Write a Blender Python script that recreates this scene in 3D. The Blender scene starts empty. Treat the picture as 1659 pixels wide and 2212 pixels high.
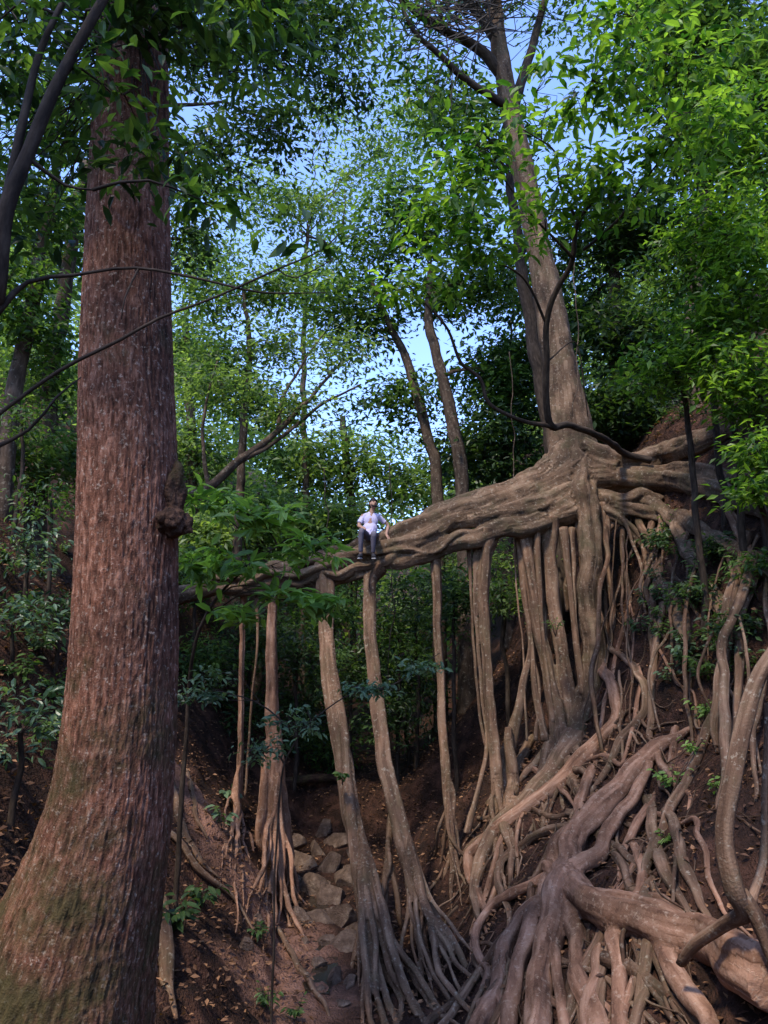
import bpy, math, time
import numpy as np
from mathutils import Vector, kdtree
T0=time.time()
rng=np.random.default_rng(11)
SC=bpy.context.scene; COL=SC.collection
F=1661.;CX=829.5;CY=1106.;PT=math.radians(12);cp=math.cos(PT);sp=math.sin(PT)
def ray(px,py):
    X=(px-CX)/F;U=-(py-CY)/F
    return np.array([X,cp-U*sp,sp+U*cp])
def W(px,py,d):
    r=ray(px,py);return r*(d/r[1])
# ---------------- noise
def _h(i,j,k,s):
    n=(i*73856093)^(j*19349663)^(k*83492791)^(s*2654435)
    n=n&0x7fffffff
    n=(n^(n>>13))*1274126177&0x7fffffff
    n=(n^(n>>11))*668265263&0x7fffffff
    return (n^(n>>15))/float(0x7fffffff)*2-1
def vn(P,s=0):
    P=np.asarray(P,float);I=np.floor(P).astype(np.int64);f=P-I;f=f*f*(3-2*f)
    x,y,z=I[...,0],I[...,1],I[...,2];a,b,c=f[...,0],f[...,1],f[...,2]
    def L(u,v,t):return u+(v-u)*t
    r=[]
    for dz in (0,1):
        q=[]
        for dy in (0,1):
            q.append(L(_h(x,y+dy,z+dz,s),_h(x+1,y+dy,z+dz,s),a))
        r.append(L(q[0],q[1],b))
    return L(r[0],r[1],c)
def fbm(P,o=3,s=0):
    P=np.asarray(P,float);t=0;a=1.;n=0
    for i in range(o):
        t=t+a*vn(P*2**i,s+i*17);n+=a;a*=.5
    return t/n
# ---------------- terrain
def H(x,y):
    x=np.asarray(x,float);y=np.asarray(y,float)
    bed=np.interp(y,[-60,0,2.5,6,9,17,20.3,21.3,30,50,100,300],[-1.5,-1.9,-2.8,-3.9,-4.2,-4.2,-4.0,-3.1,-1.2,4,14,30])
    fl=np.interp(y,[0,6,9,12,17,21,40],[-.9,-1.0,-1.2,-1.5,-1.9,-2.0,-3])
    fr=np.interp(y,[0,6,9,12,17,21,40],[.6,.7,.8,.9,.3,.3,2])
    g=np.interp(y,[3,15],[.6,1.])
    u=np.maximum(0,x-fr)*g; v=np.maximum(0,fl-x)*np.interp(y,[3,12],[.8,1.])
    hr=np.interp(u,[0,1,2.5,3.3,4.2,6.5,10,25,200],[0,.9,2.4,3.2,5.2,9.8,14,20,45])
    hl=np.interp(v,[0,.6,1.75,3,4,7,12,25,200],[0,.7,1.9,3.6,5.4,8.5,12,18,40])
    b=np.minimum(1,(u+v)*1.2)
    p=np.stack([x,y,x*0],-1)
    n=fbm(p*.45,2,3)*.45*b+fbm(p*1.7,3,5)*.22*(.35+.65*b)+fbm(p*6,2,9)*.05
    n=n*np.where((abs(x)<30)&(y<60)&(y>-10),1,.3)
    return bed+hr+hl+n
def G(px,py,lift=0.):
    r=ray(px,py);r=r/r[1];d=np.arange(3.,70,.04);p=r[None]*d[:,None]
    z=H(p[:,0],p[:,1]);k=np.argmax(p[:,2]<z) if (p[:,2]<z).any() else len(d)-1
    return p[k]+np.array([0,0,lift])
# ---------------- mesh builder
class MB:
    def __init__(s):
        s.V=[];s.TC=[];s.TN=[];s.P=[];s.n=0
    def add(s,V,polys,tc=None,tn=None,mi=0):
        V=np.asarray(V,float).reshape(-1,3)
        s.V.append(V);s.TC.append(V if tc is None else tc)
        s.TN.append(np.full(len(V),.5) if tn is None else tn)
        for p in polys:
            s.P.append((np.asarray(p,np.int64)+s.n,mi))
        s.n+=len(V)
    def mesh(s,name,origin=(0,0,0),smooth=True):
        me=bpy.data.meshes.new(name)
        V=np.concatenate(s.V)-np.array(origin)
        me.vertices.add(len(V));me.vertices.foreach_set('co',V.astype(np.float32).ravel())
        loops=np.concatenate([p.ravel() for p,_ in s.P])
        cnt=np.concatenate([np.full(len(p),p.shape[1]) for p,_ in s.P])
        mi=np.concatenate([np.full(len(p),m) for p,m in s.P])
        st=np.concatenate([[0],np.cumsum(cnt)[:-1]])
        me.loops.add(len(loops));me.polygons.add(len(cnt))
        me.polygons.foreach_set('loop_start',st.astype(np.int32))
        me.loops.foreach_set('vertex_index',loops.astype(np.int32))
        me.polygons.foreach_set('material_index',mi.astype(np.int32))
        me.polygons.foreach_set('use_smooth',np.full(len(cnt),smooth))
        a=me.attributes.new('tc','FLOAT_VECTOR','POINT');a.data.foreach_set('vector',np.concatenate(s.TC).astype(np.float32).ravel())
        a=me.attributes.new('tone','FLOAT','POINT');a.data.foreach_set('value',np.concatenate(s.TN).astype(np.float32))
        me.update(calc_edges=True)
        return me
ORG={}
def empty(name,loc,label,cat,group=None):
    o=bpy.data.objects.new(name,None);COL.objects.link(o);o.location=loc;o.empty_display_size=.2
    ORG[o.name]=np.array(loc,float);o['label']=label;o['category']=cat
    if group:o['group']=group
    return o
def part(name,mb,mats,parent,smooth=True,label=None,me=None,kind=None):
    org=ORG[parent.name]
    if me is None: me=mb.mesh(name,org,smooth)
    o=bpy.data.objects.new(name,me);COL.objects.link(o);o.parent=parent;ORG[o.name]=org
    for m in (mats if isinstance(mats,(list,tuple)) else [mats]):me.materials.append(m)
    if label:o['label']=label
    if kind:o['kind']=kind
    return o
def solo(name,mb,mats,loc,label=None,cat=None,group=None,kind=None,smooth=True):
    me=mb.mesh(name,loc,smooth);o=bpy.data.objects.new(name,me);COL.objects.link(o);o.location=loc;ORG[o.name]=np.array(loc,float)
    for m in (mats if isinstance(mats,(list,tuple)) else [mats]):me.materials.append(m)
    if label:o['label']=label
    if cat:o['category']=cat
    if group:o['group']=group
    if kind:o['kind']=kind
    return o
# ---------------- splines / tubes
def spline(P,step):
    P=np.asarray(P,float)
    if len(P)==2: P=np.array([P[0],(P[0]+P[1])/2,P[1]])
    E=np.vstack([2*P[0]-P[1],P,2*P[-1]-P[-2]]);out=[]
    for i in range(1,len(E)-2):
        L=np.linalg.norm(E[i+1,:3]-E[i,:3]);n=max(2,int(L/step))
        t=np.linspace(0,1,n,endpoint=False)[:,None]
        p0,p1,p2,p3=E[i-1],E[i],E[i+1],E[i+2]
        q=.5*((2*p1)+(-p0+p2)*t+(2*p0-5*p1+4*p2-p3)*t**2+(-p0+3*p1-3*p2+p3)*t**3)
        if P.shape[1]>3: q[:,3:]=p1[3:]+(p2[3:]-p1[3:])*t
        out.append(q)
    out.append(P[-1:]);return np.vstack(out)
def tube(mb,pts,seg=12,step=.08,wob=.12,wf=3.,seed=0,mi=0,rf=None,lob=.0,path=0.,tonef=None):
    """pts (n,4): x y z r"""
    S=spline(pts,step);C=S[:,:3].copy();R=np.maximum(S[:,3],.002)
    n=len(C);
    if path>0:
        C+=path*np.stack([fbm(C*1.3,2,seed+k) for k in (1,2,3)],-1)*np.minimum(1,np.minimum(np.arange(n),np.arange(n)[::-1])/4.)[:,None]
    Tg=np.gradient(C,axis=0);Tg/=np.linalg.norm(Tg,axis=1)[:,None]+1e-9
    N=np.zeros_like(C);a=np.array([1.,0,0]) if abs(Tg[0,0])<.8 else np.array([0,1.,0])
    v=a-Tg[0]*a.dot(Tg[0]);N[0]=v/np.linalg.norm(v)
    for i in range(1,n):
        v=N[i-1]-Tg[i]*N[i-1].dot(Tg[i]);N[i]=v/(np.linalg.norm(v)+1e-9)
    B=np.cross(Tg,N)
    th=np.linspace(0,2*np.pi,seg,endpoint=False)
    s=np.concatenate([[0],np.cumsum(np.linalg.norm(np.diff(C,axis=0),axis=1))])
    D=np.cos(th)[None,:,None]*N[:,None]+np.sin(th)[None,:,None]*B[:,None]
    m=np.ones((n,seg))
    if wob>0:
        q=C[:,None]+D*R[:,None,None]
        m=m+wob*fbm(q*wf,2,seed)
    if lob>0:
        m=m+lob*np.cos(3*th[None]+s[:,None]*.5+seed)+lob*.7*np.cos(5*th[None]-s[:,None]*.3+seed*2)
    tn=None
    if rf is not None:
        mm,tt=rf(th[None,:],s[:,None],C,R);m=m*mm;tn=np.concatenate([tt.ravel(),[.5,.5]])
    V=C[:,None]+D*(R[:,None]*m)[...,None]
    tc=np.stack([np.cos(th)[None]*R[:,None],np.sin(th)[None]*R[:,None],np.repeat(s[:,None],seg,1)],-1)+seed*3.1
    i=np.arange(n-1)[:,None]*seg;j=np.arange(seg)[None];j2=(j+1)%seg
    Q=np.stack([i+j,i+j2,i+seg+j2,i+seg+j],-1).reshape(-1,4)
    V=V.reshape(-1,3);tc=tc.reshape(-1,3)
    b=len(V);V=np.vstack([V,C[0]-Tg[0]*R[0]*.3,C[-1]+Tg[-1]*R[-1]*.3]);tc=np.vstack([tc,tc[0],tc[-2]])
    jj=np.arange(seg);jn=(jj+1)%seg
    t1=np.stack([jn,jj,np.full(seg,b)],-1);k=(n-1)*seg;t2=np.stack([k+jj,k+jn,np.full(seg,b+1)],-1)
    mb.add(V,[Q,t1,t2],tc,tn,mi)
def stick(mb,a,b,r0,r1,mi=1,bend=.1):
    a=np.asarray(a);b=np.asarray(b);d=b-a;L=np.linalg.norm(d)+1e-6;t=d/L
    m=(a+b)/2+rng.normal(0,1,3)*L*bend
    n=np.cross(t,[0.3,.2,1]);n/=np.linalg.norm(n);q=np.cross(t,n)
    th=np.array([0,2.094,4.189]);D=np.cos(th)[:,None]*n+np.sin(th)[:,None]*q
    V=np.vstack([a+D*r0,m+D*(r0+r1)/2,b+D*r1])
    Q=[[i,(i+1)%3,3+(i+1)%3,3+i] for i in range(3)]+[[3+i,3+(i+1)%3,6+(i+1)%3,6+i] for i in range(3)]
    mb.add(V,[np.array(Q)],None,None,mi)
def ellipsoid(mb,c,r,rot=None,seg=20,rings=12,dis=0,df=3,seed=0,fn=None,mi=0):
    u=np.linspace(0,2*np.pi,seg,endpoint=False);v=np.linspace(0,np.pi,rings+1)[1:-1]
    D=np.stack([np.sin(v)[:,None]*np.cos(u),np.sin(v)[:,None]*np.sin(u),np.cos(v)[:,None]*np.ones(seg)],-1).reshape(-1,3)
    D=np.vstack([D,[0,0,1],[0,0,-1]])
    V=D*np.array(r)
    if dis: V=V*(1+dis*fbm(D*df+seed*5,3,seed))[:,None]
    if fn: V=fn(V,D)
    if rot is not None: V=V@np.array(rot).T
    V=V+np.array(c)
    n=rings-1;i=np.arange(n-1)[:,None]*seg;j=np.arange(seg)[None];j2=(j+1)%seg
    Q=np.stack([i+j,i+seg+j,i+seg+j2,i+j2],-1).reshape(-1,4)
    jj=np.arange(seg);jn=(jj+1)%seg;b=n*seg
    mb.add(V,[Q,np.stack([jj,jn,np.full(seg,b)],-1),np.stack([(n-1)*seg+jn,(n-1)*seg+jj,np.full(seg,b+1)],-1)],None,None,mi)
def fuse(mb,voxel,smooth=3,name='m',origin=(0,0,0),rough=0.,rfq=6.):
    me=mb.mesh('tmp');o=bpy.data.objects.new('tmp',me);COL.objects.link(o)
    r=o.modifiers.new('r','REMESH');r.mode='VOXEL';r.voxel_size=voxel;r.use_smooth_shade=True
    if smooth:
        q=o.modifiers.new('s','SMOOTH');q.factor=.5;q.iterations=smooth
    bpy.context.view_layer.update()
    dg=bpy.context.evaluated_depsgraph_get()
    m2=bpy.data.meshes.new_from_object(o.evaluated_get(dg));m2.name=name
    bpy.data.objects.remove(o);
    nv=len(m2.vertices);co=np.zeros(nv*3,np.float32);m2.vertices.foreach_get('co',co);co=co.reshape(-1,3)
    V=np.concatenate(mb.V);TC=np.concatenate(mb.TC);kd=kdtree.KDTree(len(V))
    for i,p in enumerate(V):kd.insert(p,i)
    kd.balance();idx=np.array([kd.find(c)[1] for c in co])
    if rough>0:
        nn=np.zeros(nv*3,np.float32);m2.vertices.foreach_get('normal',nn);nn=nn.reshape(-1,3)
        t=TC[idx]*np.array([1,1,.35])
        co=co+nn*(rough*(fbm(t*rfq,3,77)))[:,None]
    for a in list(m2.attributes):
        if a.name in('tc','tone'):m2.attributes.remove(a)
    a=m2.attributes.new('tc','FLOAT_VECTOR','POINT');a.data.foreach_set('vector',TC[idx].astype(np.float32).ravel())
    m2.vertices.foreach_set('co',(co-np.array(origin)).astype(np.float32).ravel())
    m2.polygons.foreach_set('use_smooth',np.full(len(m2.polygons),True));m2.update()
    m2.materials.clear()
    return m2
# ---------------- leaves
TS=(np.array([[0,0,0],[.45,.5,.07],[1,0,-.06],[.45,-.5,.07]]),np.array([[0,2,1],[0,3,2]]))
TF=(np.array([[0,0,0],[.3,.42,.06],[.3,0,.0],[.3,-.42,.06],[.65,.4,.02],[.65,0,-.04],[.65,-.4,.02],[1,0,-.16]]),
    np.array([[0,2,1],[0,3,2],[2,5,1],[1,5,4],[2,3,5],[3,6,5],[5,7,4],[5,6,7]]))
def nz(a):return a/(np.linalg.norm(a,axis=-1,keepdims=True)+1e-9)
def add_leaves(mb,pos,axis,nrm,L,ratio,tone,fine=False,mi=0):
    T,Fc=TF if fine else TS
    axis=nz(axis);side=nz(np.cross(nrm,axis));nr=np.cross(axis,side);L=np.asarray(L)[:,None,None]
    V=pos[:,None]+L*(T[None,:,0:1]*axis[:,None]+ratio*T[None,:,1:2]*side[:,None]+T[None,:,2:3]*nr[:,None])
    k=len(T);N=len(pos);Fi=(Fc[None]+np.arange(N)[:,None,None]*k).reshape(-1,3)
    mb.add(V.reshape(-1,3),[Fi],None,np.repeat(tone,k),mi)
def clump_leaves(mb,C,per,cr,L,ratio,style='spray',fine=False,bias=0.,flat=.5):
    N=len(C);n=N*per;ct=np.repeat(rng.normal(.42+bias,.28,N),per);c=np.repeat(C,per,0)
    az=rng.uniform(0,2*np.pi,n)
    if style=='spray':
        sc=np.repeat(rng.uniform(.7,1.3,N),per)[:,None]
        off=rng.normal(0,1,(n,3))*np.array([cr,cr,cr*flat])*sc;pos=c+off
        az=np.arctan2(off[:,1],off[:,0])+rng.normal(0,1,n);pit=rng.normal(-.25,.45,n)
    else:
        pit=rng.normal(-.05,.4,n);pos=c+rng.normal(0,cr,(n,3))*.35
    ax=np.stack([np.cos(az)*np.cos(pit),np.sin(az)*np.cos(pit),np.sin(pit)],-1)
    nr=np.array([0,-.25,1.])+rng.normal(0,.45,(n,3))
    add_leaves(mb,pos,ax,nr,L*rng.uniform(.5,1.35,n),ratio,np.clip(ct+rng.normal(0,.16,n),0,1),fine)
def blob_pts(c,r,n):
    d=nz(rng.normal(0,1,(n,3)));q=rng.uniform(0,1,(n,1))**.45
    return np.array(c)+d*q*np.array(r)
# ---------------- materials
def newmat(name):
    m=bpy.data.materials.new(name);m.use_nodes=True;nt=m.node_tree;nt.nodes.clear()
    o=nt.nodes.new('ShaderNodeOutputMaterial');return m,nt,o
def N(nt,t,**k):
    n=nt.nodes.new(t)
    for a,b in k.items():
        if a in n.inputs: n.inputs[a].default_value=b
        else: setattr(n,a,b)
    return n
def ramp(nt,stops):
    r=nt.nodes.new('ShaderNodeValToRGB');e=r.color_ramp.elements
    while len(e)<len(stops):e.new(.5)
    for i,(p,c) in enumerate(stops):e[i].position=p;e[i].color=(*c,1)
    return r
def leafmat(name,dark,light,tr=.35,rough=.42,gain=1.6):
    m,nt,o=newmat(name);l=nt.links.new
    a=N(nt,'ShaderNodeAttribute',attribute_name='tone')
    r=ramp(nt,[(0.05,dark),(.55,tuple((x+y)/2 for x,y in zip(dark,light))),(1,light)]);l(a.outputs['Fac'],r.inputs[0])
    b=N(nt,'ShaderNodeBsdfPrincipled');b.inputs['Roughness'].default_value=rough;b.inputs['Specular IOR Level'].default_value=.35
    l(r.outputs[0],b.inputs['Base Color'])
    mul=N(nt,'ShaderNodeMixRGB',blend_type='MULTIPLY');mul.inputs[0].default_value=1;mul.inputs[2].default_value=(gain*1.3,gain*1.35,gain*.5,1)
    l(r.outputs[0],mul.inputs[1]);t=N(nt,'ShaderNodeBsdfTranslucent');l(mul.outputs[0],t.inputs[0])
    x=N(nt,'ShaderNodeMixShader');x.inputs[0].default_value=tr;l(b.outputs[0],x.inputs[1]);l(t.outputs[0],x.inputs[2]);l(x.outputs[0],o.inputs[0])
    return m
def barkmat(name,cols,scale=6,stretch=.15,bump=.5,lichen=None,lam=.0,moss=None,mossamt=.0,rough=.85,fine=30,bdist=.02,cavitymix=0.,mossz=None):
    m,nt,o=newmat(name);l=nt.links.new
    a=N(nt,'ShaderNodeAttribute',attribute_name='tc');mp=N(nt,'ShaderNodeMapping');mp.inputs['Scale'].default_value=(scale,scale,scale*stretch)
    l(a.outputs['Vector'],mp.inputs[0])
    n1=N(nt,'ShaderNodeTexNoise');n1.inputs['Scale'].default_value=1;n1.inputs['Detail'].default_value=8;n1.inputs['Roughness'].default_value=.65;l(mp.outputs[0],n1.inputs[0])
    r=ramp(nt,[(.3,cols[0]),(.5,cols[1]),(.7,cols[2])]);l(n1.outputs[0],r.inputs[0]);col=r.outputs[0]
    tc=N(nt,'ShaderNodeTexCoord')
    nl=N(nt,'ShaderNodeTexNoise');nl.inputs['Scale'].default_value=1.3;nl.inputs['Detail'].default_value=4;l(tc.outputs['Object'],nl.inputs[0])
    dk=ramp(nt,[(.3,(.42,.42,.42)),(.7,(1.2,1.15,1.1))]);l(nl.outputs[0],dk.inputs[0])
    mx=N(nt,'ShaderNodeMixRGB',blend_type='MULTIPLY');mx.inputs[0].default_value=1;l(col,mx.inputs[1]);l(dk.outputs[0],mx.inputs[2]);col=mx.outputs[0]
    if lichen:
        n2=N(nt,'ShaderNodeTexNoise');n2.inputs['Scale'].default_value=fine*.35;n2.inputs['Detail'].default_value=5;n2.inputs['Roughness'].default_value=.7;l(tc.outputs['Object'],n2.inputs[0])
        r2=ramp(nt,[(.56,(0,0,0)),(.66,(lam,lam,lam))]);l(n2.outputs[0],r2.inputs[0])
        x=N(nt,'ShaderNodeMixRGB');l(r2.outputs[0],x.inputs[0]);l(col,x.inputs[1]);x.inputs[2].default_value=(*lichen,1);col=x.outputs[0]
    if moss:
        n3=N(nt,'ShaderNodeTexNoise');n3.inputs['Scale'].default_value=2.2;n3.inputs['Detail'].default_value=7;n3.inputs['Roughness'].default_value=.7;l(tc.outputs['Object'],n3.inputs[0])
        f=n3.outputs[0]
        if mossz:
            sx=N(nt,'ShaderNodeSeparateXYZ');l(tc.outputs['Object'],sx.inputs[0])
            mr=N(nt,'ShaderNodeMapRange');mr.inputs['From Min'].default_value=mossz[0];mr.inputs['From Max'].default_value=mossz[1];mr.inputs['To Min'].default_value=.14;mr.inputs['To Max'].default_value=-.08;l(sx.outputs[2],mr.inputs[0])
            aa=N(nt,'ShaderNodeMath',operation='ADD');l(f,aa.inputs[0]);l(mr.outputs[0],aa.inputs[1]);f=aa.outputs[0]
        r3=ramp(nt,[(.48,(0,0,0)),(.68,(mossamt,)*3)]);l(f,r3.inputs[0])
        x=N(nt,'ShaderNodeMixRGB');l(r3.outputs[0],x.inputs[0]);l(col,x.inputs[1]);x.inputs[2].default_value=(*moss,1);col=x.outputs[0]
    if cavitymix>0:
        at_=N(nt,'ShaderNodeAttribute',attribute_name='tone');rt=ramp(nt,[(.25,(.25,.22,.22)),(.5,(.8,.8,.8)),(.8,(1.35,1.3,1.28))]);l(at_.outputs['Fac'],rt.inputs[0])  # cavity shading put into the colour: grooves darkened, ridges lightened
        x=N(nt,'ShaderNodeMixRGB',blend_type='MULTIPLY');x.inputs[0].default_value=cavitymix;l(col,x.inputs[1]);l(rt.outputs[0],x.inputs[2]);col=x.outputs[0]
    b=N(nt,'ShaderNodeBsdfPrincipled');b.inputs['Roughness'].default_value=rough;b.inputs['Specular IOR Level'].default_value=.2;l(col,b.inputs['Base Color'])
    nf=N(nt,'ShaderNodeTexNoise');nf.inputs['Scale'].default_value=fine;nf.inputs['Detail'].default_value=4;l(tc.outputs['Object'],nf.inputs[0])
    ad=N(nt,'ShaderNodeMath',operation='MULTIPLY_ADD');l(nf.outputs[0],ad.inputs[0]);ad.inputs[1].default_value=.5;l(n1.outputs[0],ad.inputs[2])
    bp=N(nt,'ShaderNodeBump');bp.inputs['Strength'].default_value=bump;bp.inputs['Distance'].default_value=bdist;l(ad.outputs[0],bp.inputs['Height']);l(bp.outputs[0],b.inputs['Normal'])
    l(b.outputs[0],o.inputs[0]);return m
def objmat(name,stops,scale=5,bump=.4,dist=.03,rough=.9,scale2=40,tonecol=None):
    m,nt,o=newmat(name);l=nt.links.new;tc=N(nt,'ShaderNodeTexCoord')
    n1=N(nt,'ShaderNodeTexNoise');n1.inputs['Scale'].default_value=scale;n1.inputs['Detail'].default_value=10;n1.inputs['Roughness'].default_value=.7;l(tc.outputs['Object'],n1.inputs[0])
    r=ramp(nt,stops);l(n1.outputs[0],r.inputs[0]);col=r.outputs[0]
    n2=N(nt,'ShaderNodeTexNoise');n2.inputs['Scale'].default_value=scale2;n2.inputs['Detail'].default_value=4;l(tc.outputs['Object'],n2.inputs[0])
    if tonecol:
        a=N(nt,'ShaderNodeAttribute',attribute_name='tone');r2=ramp(nt,[(.3,tonecol[0]),(.65,tonecol[1])]);l(n1.outputs[0],r2.inputs[0])
        x=N(nt,'ShaderNodeMixRGB');l(a.outputs['Fac'],x.inputs[0]);l(col,x.inputs[1]);l(r2.outputs[0],x.inputs[2]);col=x.outputs[0]
    ad=N(nt,'ShaderNodeMath',operation='ADD');l(n1.outputs[0],ad.inputs[0]);l(n2.outputs[0],ad.inputs[1])
    b=N(nt,'ShaderNodeBsdfPrincipled');b.inputs['Roughness'].default_value=rough;b.inputs['Specular IOR Level'].default_value=.2;l(col,b.inputs['Base Color'])
    bp=N(nt,'ShaderNodeBump');bp.inputs['Strength'].default_value=bump;bp.inputs['Distance'].default_value=dist;l(ad.outputs[0],bp.inputs['Height']);l(bp.outputs[0],b.inputs['Normal'])
    l(b.outputs[0],o.inputs[0]);return m
def plain(name,c,rough=.8,n=.15,sc=60):
    return objmat(name,[(.3,tuple(x*(1-n) for x in c)),(.7,tuple(min(1,x*(1+n)) for x in c))],scale=sc,bump=.15,dist=.004,rough=rough,scale2=200)
M={}
M['bigbark']=barkmat('ridged_red_bark',[(.04,.017,.010),(.18,.078,.048),(.36,.20,.14)],scale=30,stretch=.28,bump=1,lichen=(.46,.37,.29),lam=.6,moss=(.05,.045,.016),mossamt=.85,fine=80,bdist=.02,cavitymix=.75,mossz=(.4,3.9))
M['burl']=barkmat('burl_bark',[(.015,.009,.006),(.07,.036,.022),(.15,.085,.055)],scale=18,stretch=.4,bump=1,moss=(.09,.095,.022),mossamt=.7,fine=50,bdist=.03)
M['fig']=barkmat('fig_bark',[(.042,.025,.015),(.13,.081,.05),(.26,.18,.12)],scale=10,stretch=.15,bump=.9,lichen=(.38,.31,.23),lam=.5,moss=(.06,.06,.026),mossamt=.5,fine=45,bdist=.03)
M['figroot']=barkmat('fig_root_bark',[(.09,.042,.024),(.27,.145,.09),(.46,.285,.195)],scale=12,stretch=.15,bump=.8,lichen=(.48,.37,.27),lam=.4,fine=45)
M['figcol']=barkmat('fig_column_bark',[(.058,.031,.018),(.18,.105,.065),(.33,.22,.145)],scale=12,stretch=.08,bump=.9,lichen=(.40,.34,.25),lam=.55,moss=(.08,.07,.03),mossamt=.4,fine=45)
M['rootdark']=barkmat('dark_root_bark',[(.035,.018,.01),(.115,.063,.038),(.25,.16,.105)],scale=12,stretch=.15,bump=.8,lichen=(.3,.25,.19),lam=.4,moss=(.05,.05,.02),mossamt=.4,fine=45)  # darker root bark, mixed in among the other root tones
M['darkbark']=barkmat('dark_bark',[(.02,.014,.01),(.05,.035,.025),(.10,.075,.055)],scale=20,stretch=.3,bump=.5,fine=60,bdist=.01)
M['bgbark']=barkmat('grey_bark',[(.035,.024,.017),(.085,.058,.04),(.17,.12,.088)],scale=10,stretch=.3,bump=.7,lichen=(.28,.24,.18),lam=.6,fine=30)
M['twig']=plain('twig_bark',(.05,.038,.028))
M['soil']=objmat('red_soil',[(.3,(.012,.0065,.0045)),(.48,(.042,.02,.012)),(.62,(.11,.05,.031)),(.8,(.24,.12,.075))],scale=2.2,bump=1,dist=.12,scale2=28,tonecol=((.15,.068,.042),(.42,.22,.145)))
M['rock']=objmat('stream_rock',[(.3,(.045,.028,.019)),(.5,(.135,.088,.062)),(.75,(.30,.22,.16))],scale=4,bump=.8,dist=.05)
M['litter']=leafmat('dry_leaves',(.06,.025,.012),(.32,.16,.075),tr=.1,rough=.7)
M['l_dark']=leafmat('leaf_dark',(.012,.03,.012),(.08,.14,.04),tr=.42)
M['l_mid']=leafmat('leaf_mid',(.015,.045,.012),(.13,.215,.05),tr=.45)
M['l_bright']=leafmat('leaf_bright',(.025,.075,.012),(.20,.32,.05),tr=.5)
M['l_far']=leafmat('leaf_far',(.035,.075,.026),(.20,.28,.10),tr=.52)
M['l_cool']=leafmat('leaf_cool',(.04,.08,.038),(.18,.265,.14),tr=.35,rough=.33)
M['l_lime']=leafmat('leaf_lime',(.08,.16,.035),(.27,.41,.10),tr=.42)
# ---------------- ground
def axis(lo,a,b,hi,fine,ratio=1.12):
    m=list(np.arange(a,b,fine));s=fine;x=b
    up=[]
    while x<hi: up.append(x);s*=ratio;x+=s
    up.append(hi);dn=[];s=fine;x=a-fine
    while x>lo: dn.append(x);s*=ratio;x-=s
    dn.append(lo);return np.array(dn[::-1]+m+up)
xs=axis(-220,-8,8.5,220,.07);ys=axis(-60,4,24,300,.08)
X,Y=np.meshgrid(xs,ys);Z=H(X,Y)
PP=spline([G(*q) for q in [(395,1690),(430,1730),(480,1790),(520,1860),(550,1930),(600,2010),(640,2090),(600,2180)]],.15)
dist=np.full(X.shape,9.)
near=(np.abs(X)<8)&(Y>4)&(Y<24)
for p in PP: dist=np.where(near,np.minimum(dist,np.hypot(X-p[0],Y-p[1])),dist)
tn=np.clip(1.35-dist/.8+fbm(np.stack([X*2,Y*2,X*0],-1),3,12)*.6,0,1)
p2=G(1500,1620);tn=np.maximum(tn,np.clip(.8-np.hypot(X-p2[0],Y-p2[1])/.8+fbm(np.stack([X*2,Y*2,X*0],-1),3,14)*.6,0,.6))
Z=Z+np.where(near,fbm(np.stack([X*3.5,Y*3.5,Z*2.5],-1),3,41)*.14,0)
mb=MB();nx=len(xs);ny=len(ys);i=np.arange(ny-1)[:,None]*nx;j=np.arange(nx-1)[None]
mb.add(np.stack([X,Y,Z],-1),[np.stack([i+j,i+j+1,i+nx+j+1,i+nx+j],-1).reshape(-1,4)],None,tn.ravel())
solo('ground',mb,M['soil'],(0,0,0),kind='structure')
mw,nt,o=newmat('stream_water');b=N(nt,'ShaderNodeBsdfPrincipled');b.inputs['Base Color'].default_value=(.03,.022,.015,1);b.inputs['Roughness'].default_value=.12
nn=N(nt,'ShaderNodeTexNoise');nn.inputs['Scale'].default_value=8;bp=N(nt,'ShaderNodeBump');bp.inputs['Strength'].default_value=.6;nt.links.new(nn.outputs[0],bp.inputs['Height']);nt.links.new(bp.outputs[0],b.inputs['Normal']);nt.links.new(b.outputs[0],o.inputs[0])
mb=MB();yy=np.linspace(11.5,17.5,30);xc=np.interp(yy,[8,9,12,17,20],[-.5,-.6,-.95,-1.2,-1.2]);ww=.22+.08*np.sin(yy*2.1)
V=np.vstack([np.stack([xc-ww,yy,-4.2+0*yy],-1),np.stack([xc+ww,yy,-4.2+0*yy],-1)]);i=np.arange(29)
mb.add(V,[np.stack([i,i+30,i+31,i+1],-1)]);solo('water',mb,mw,(0,0,0),kind='structure')
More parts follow.
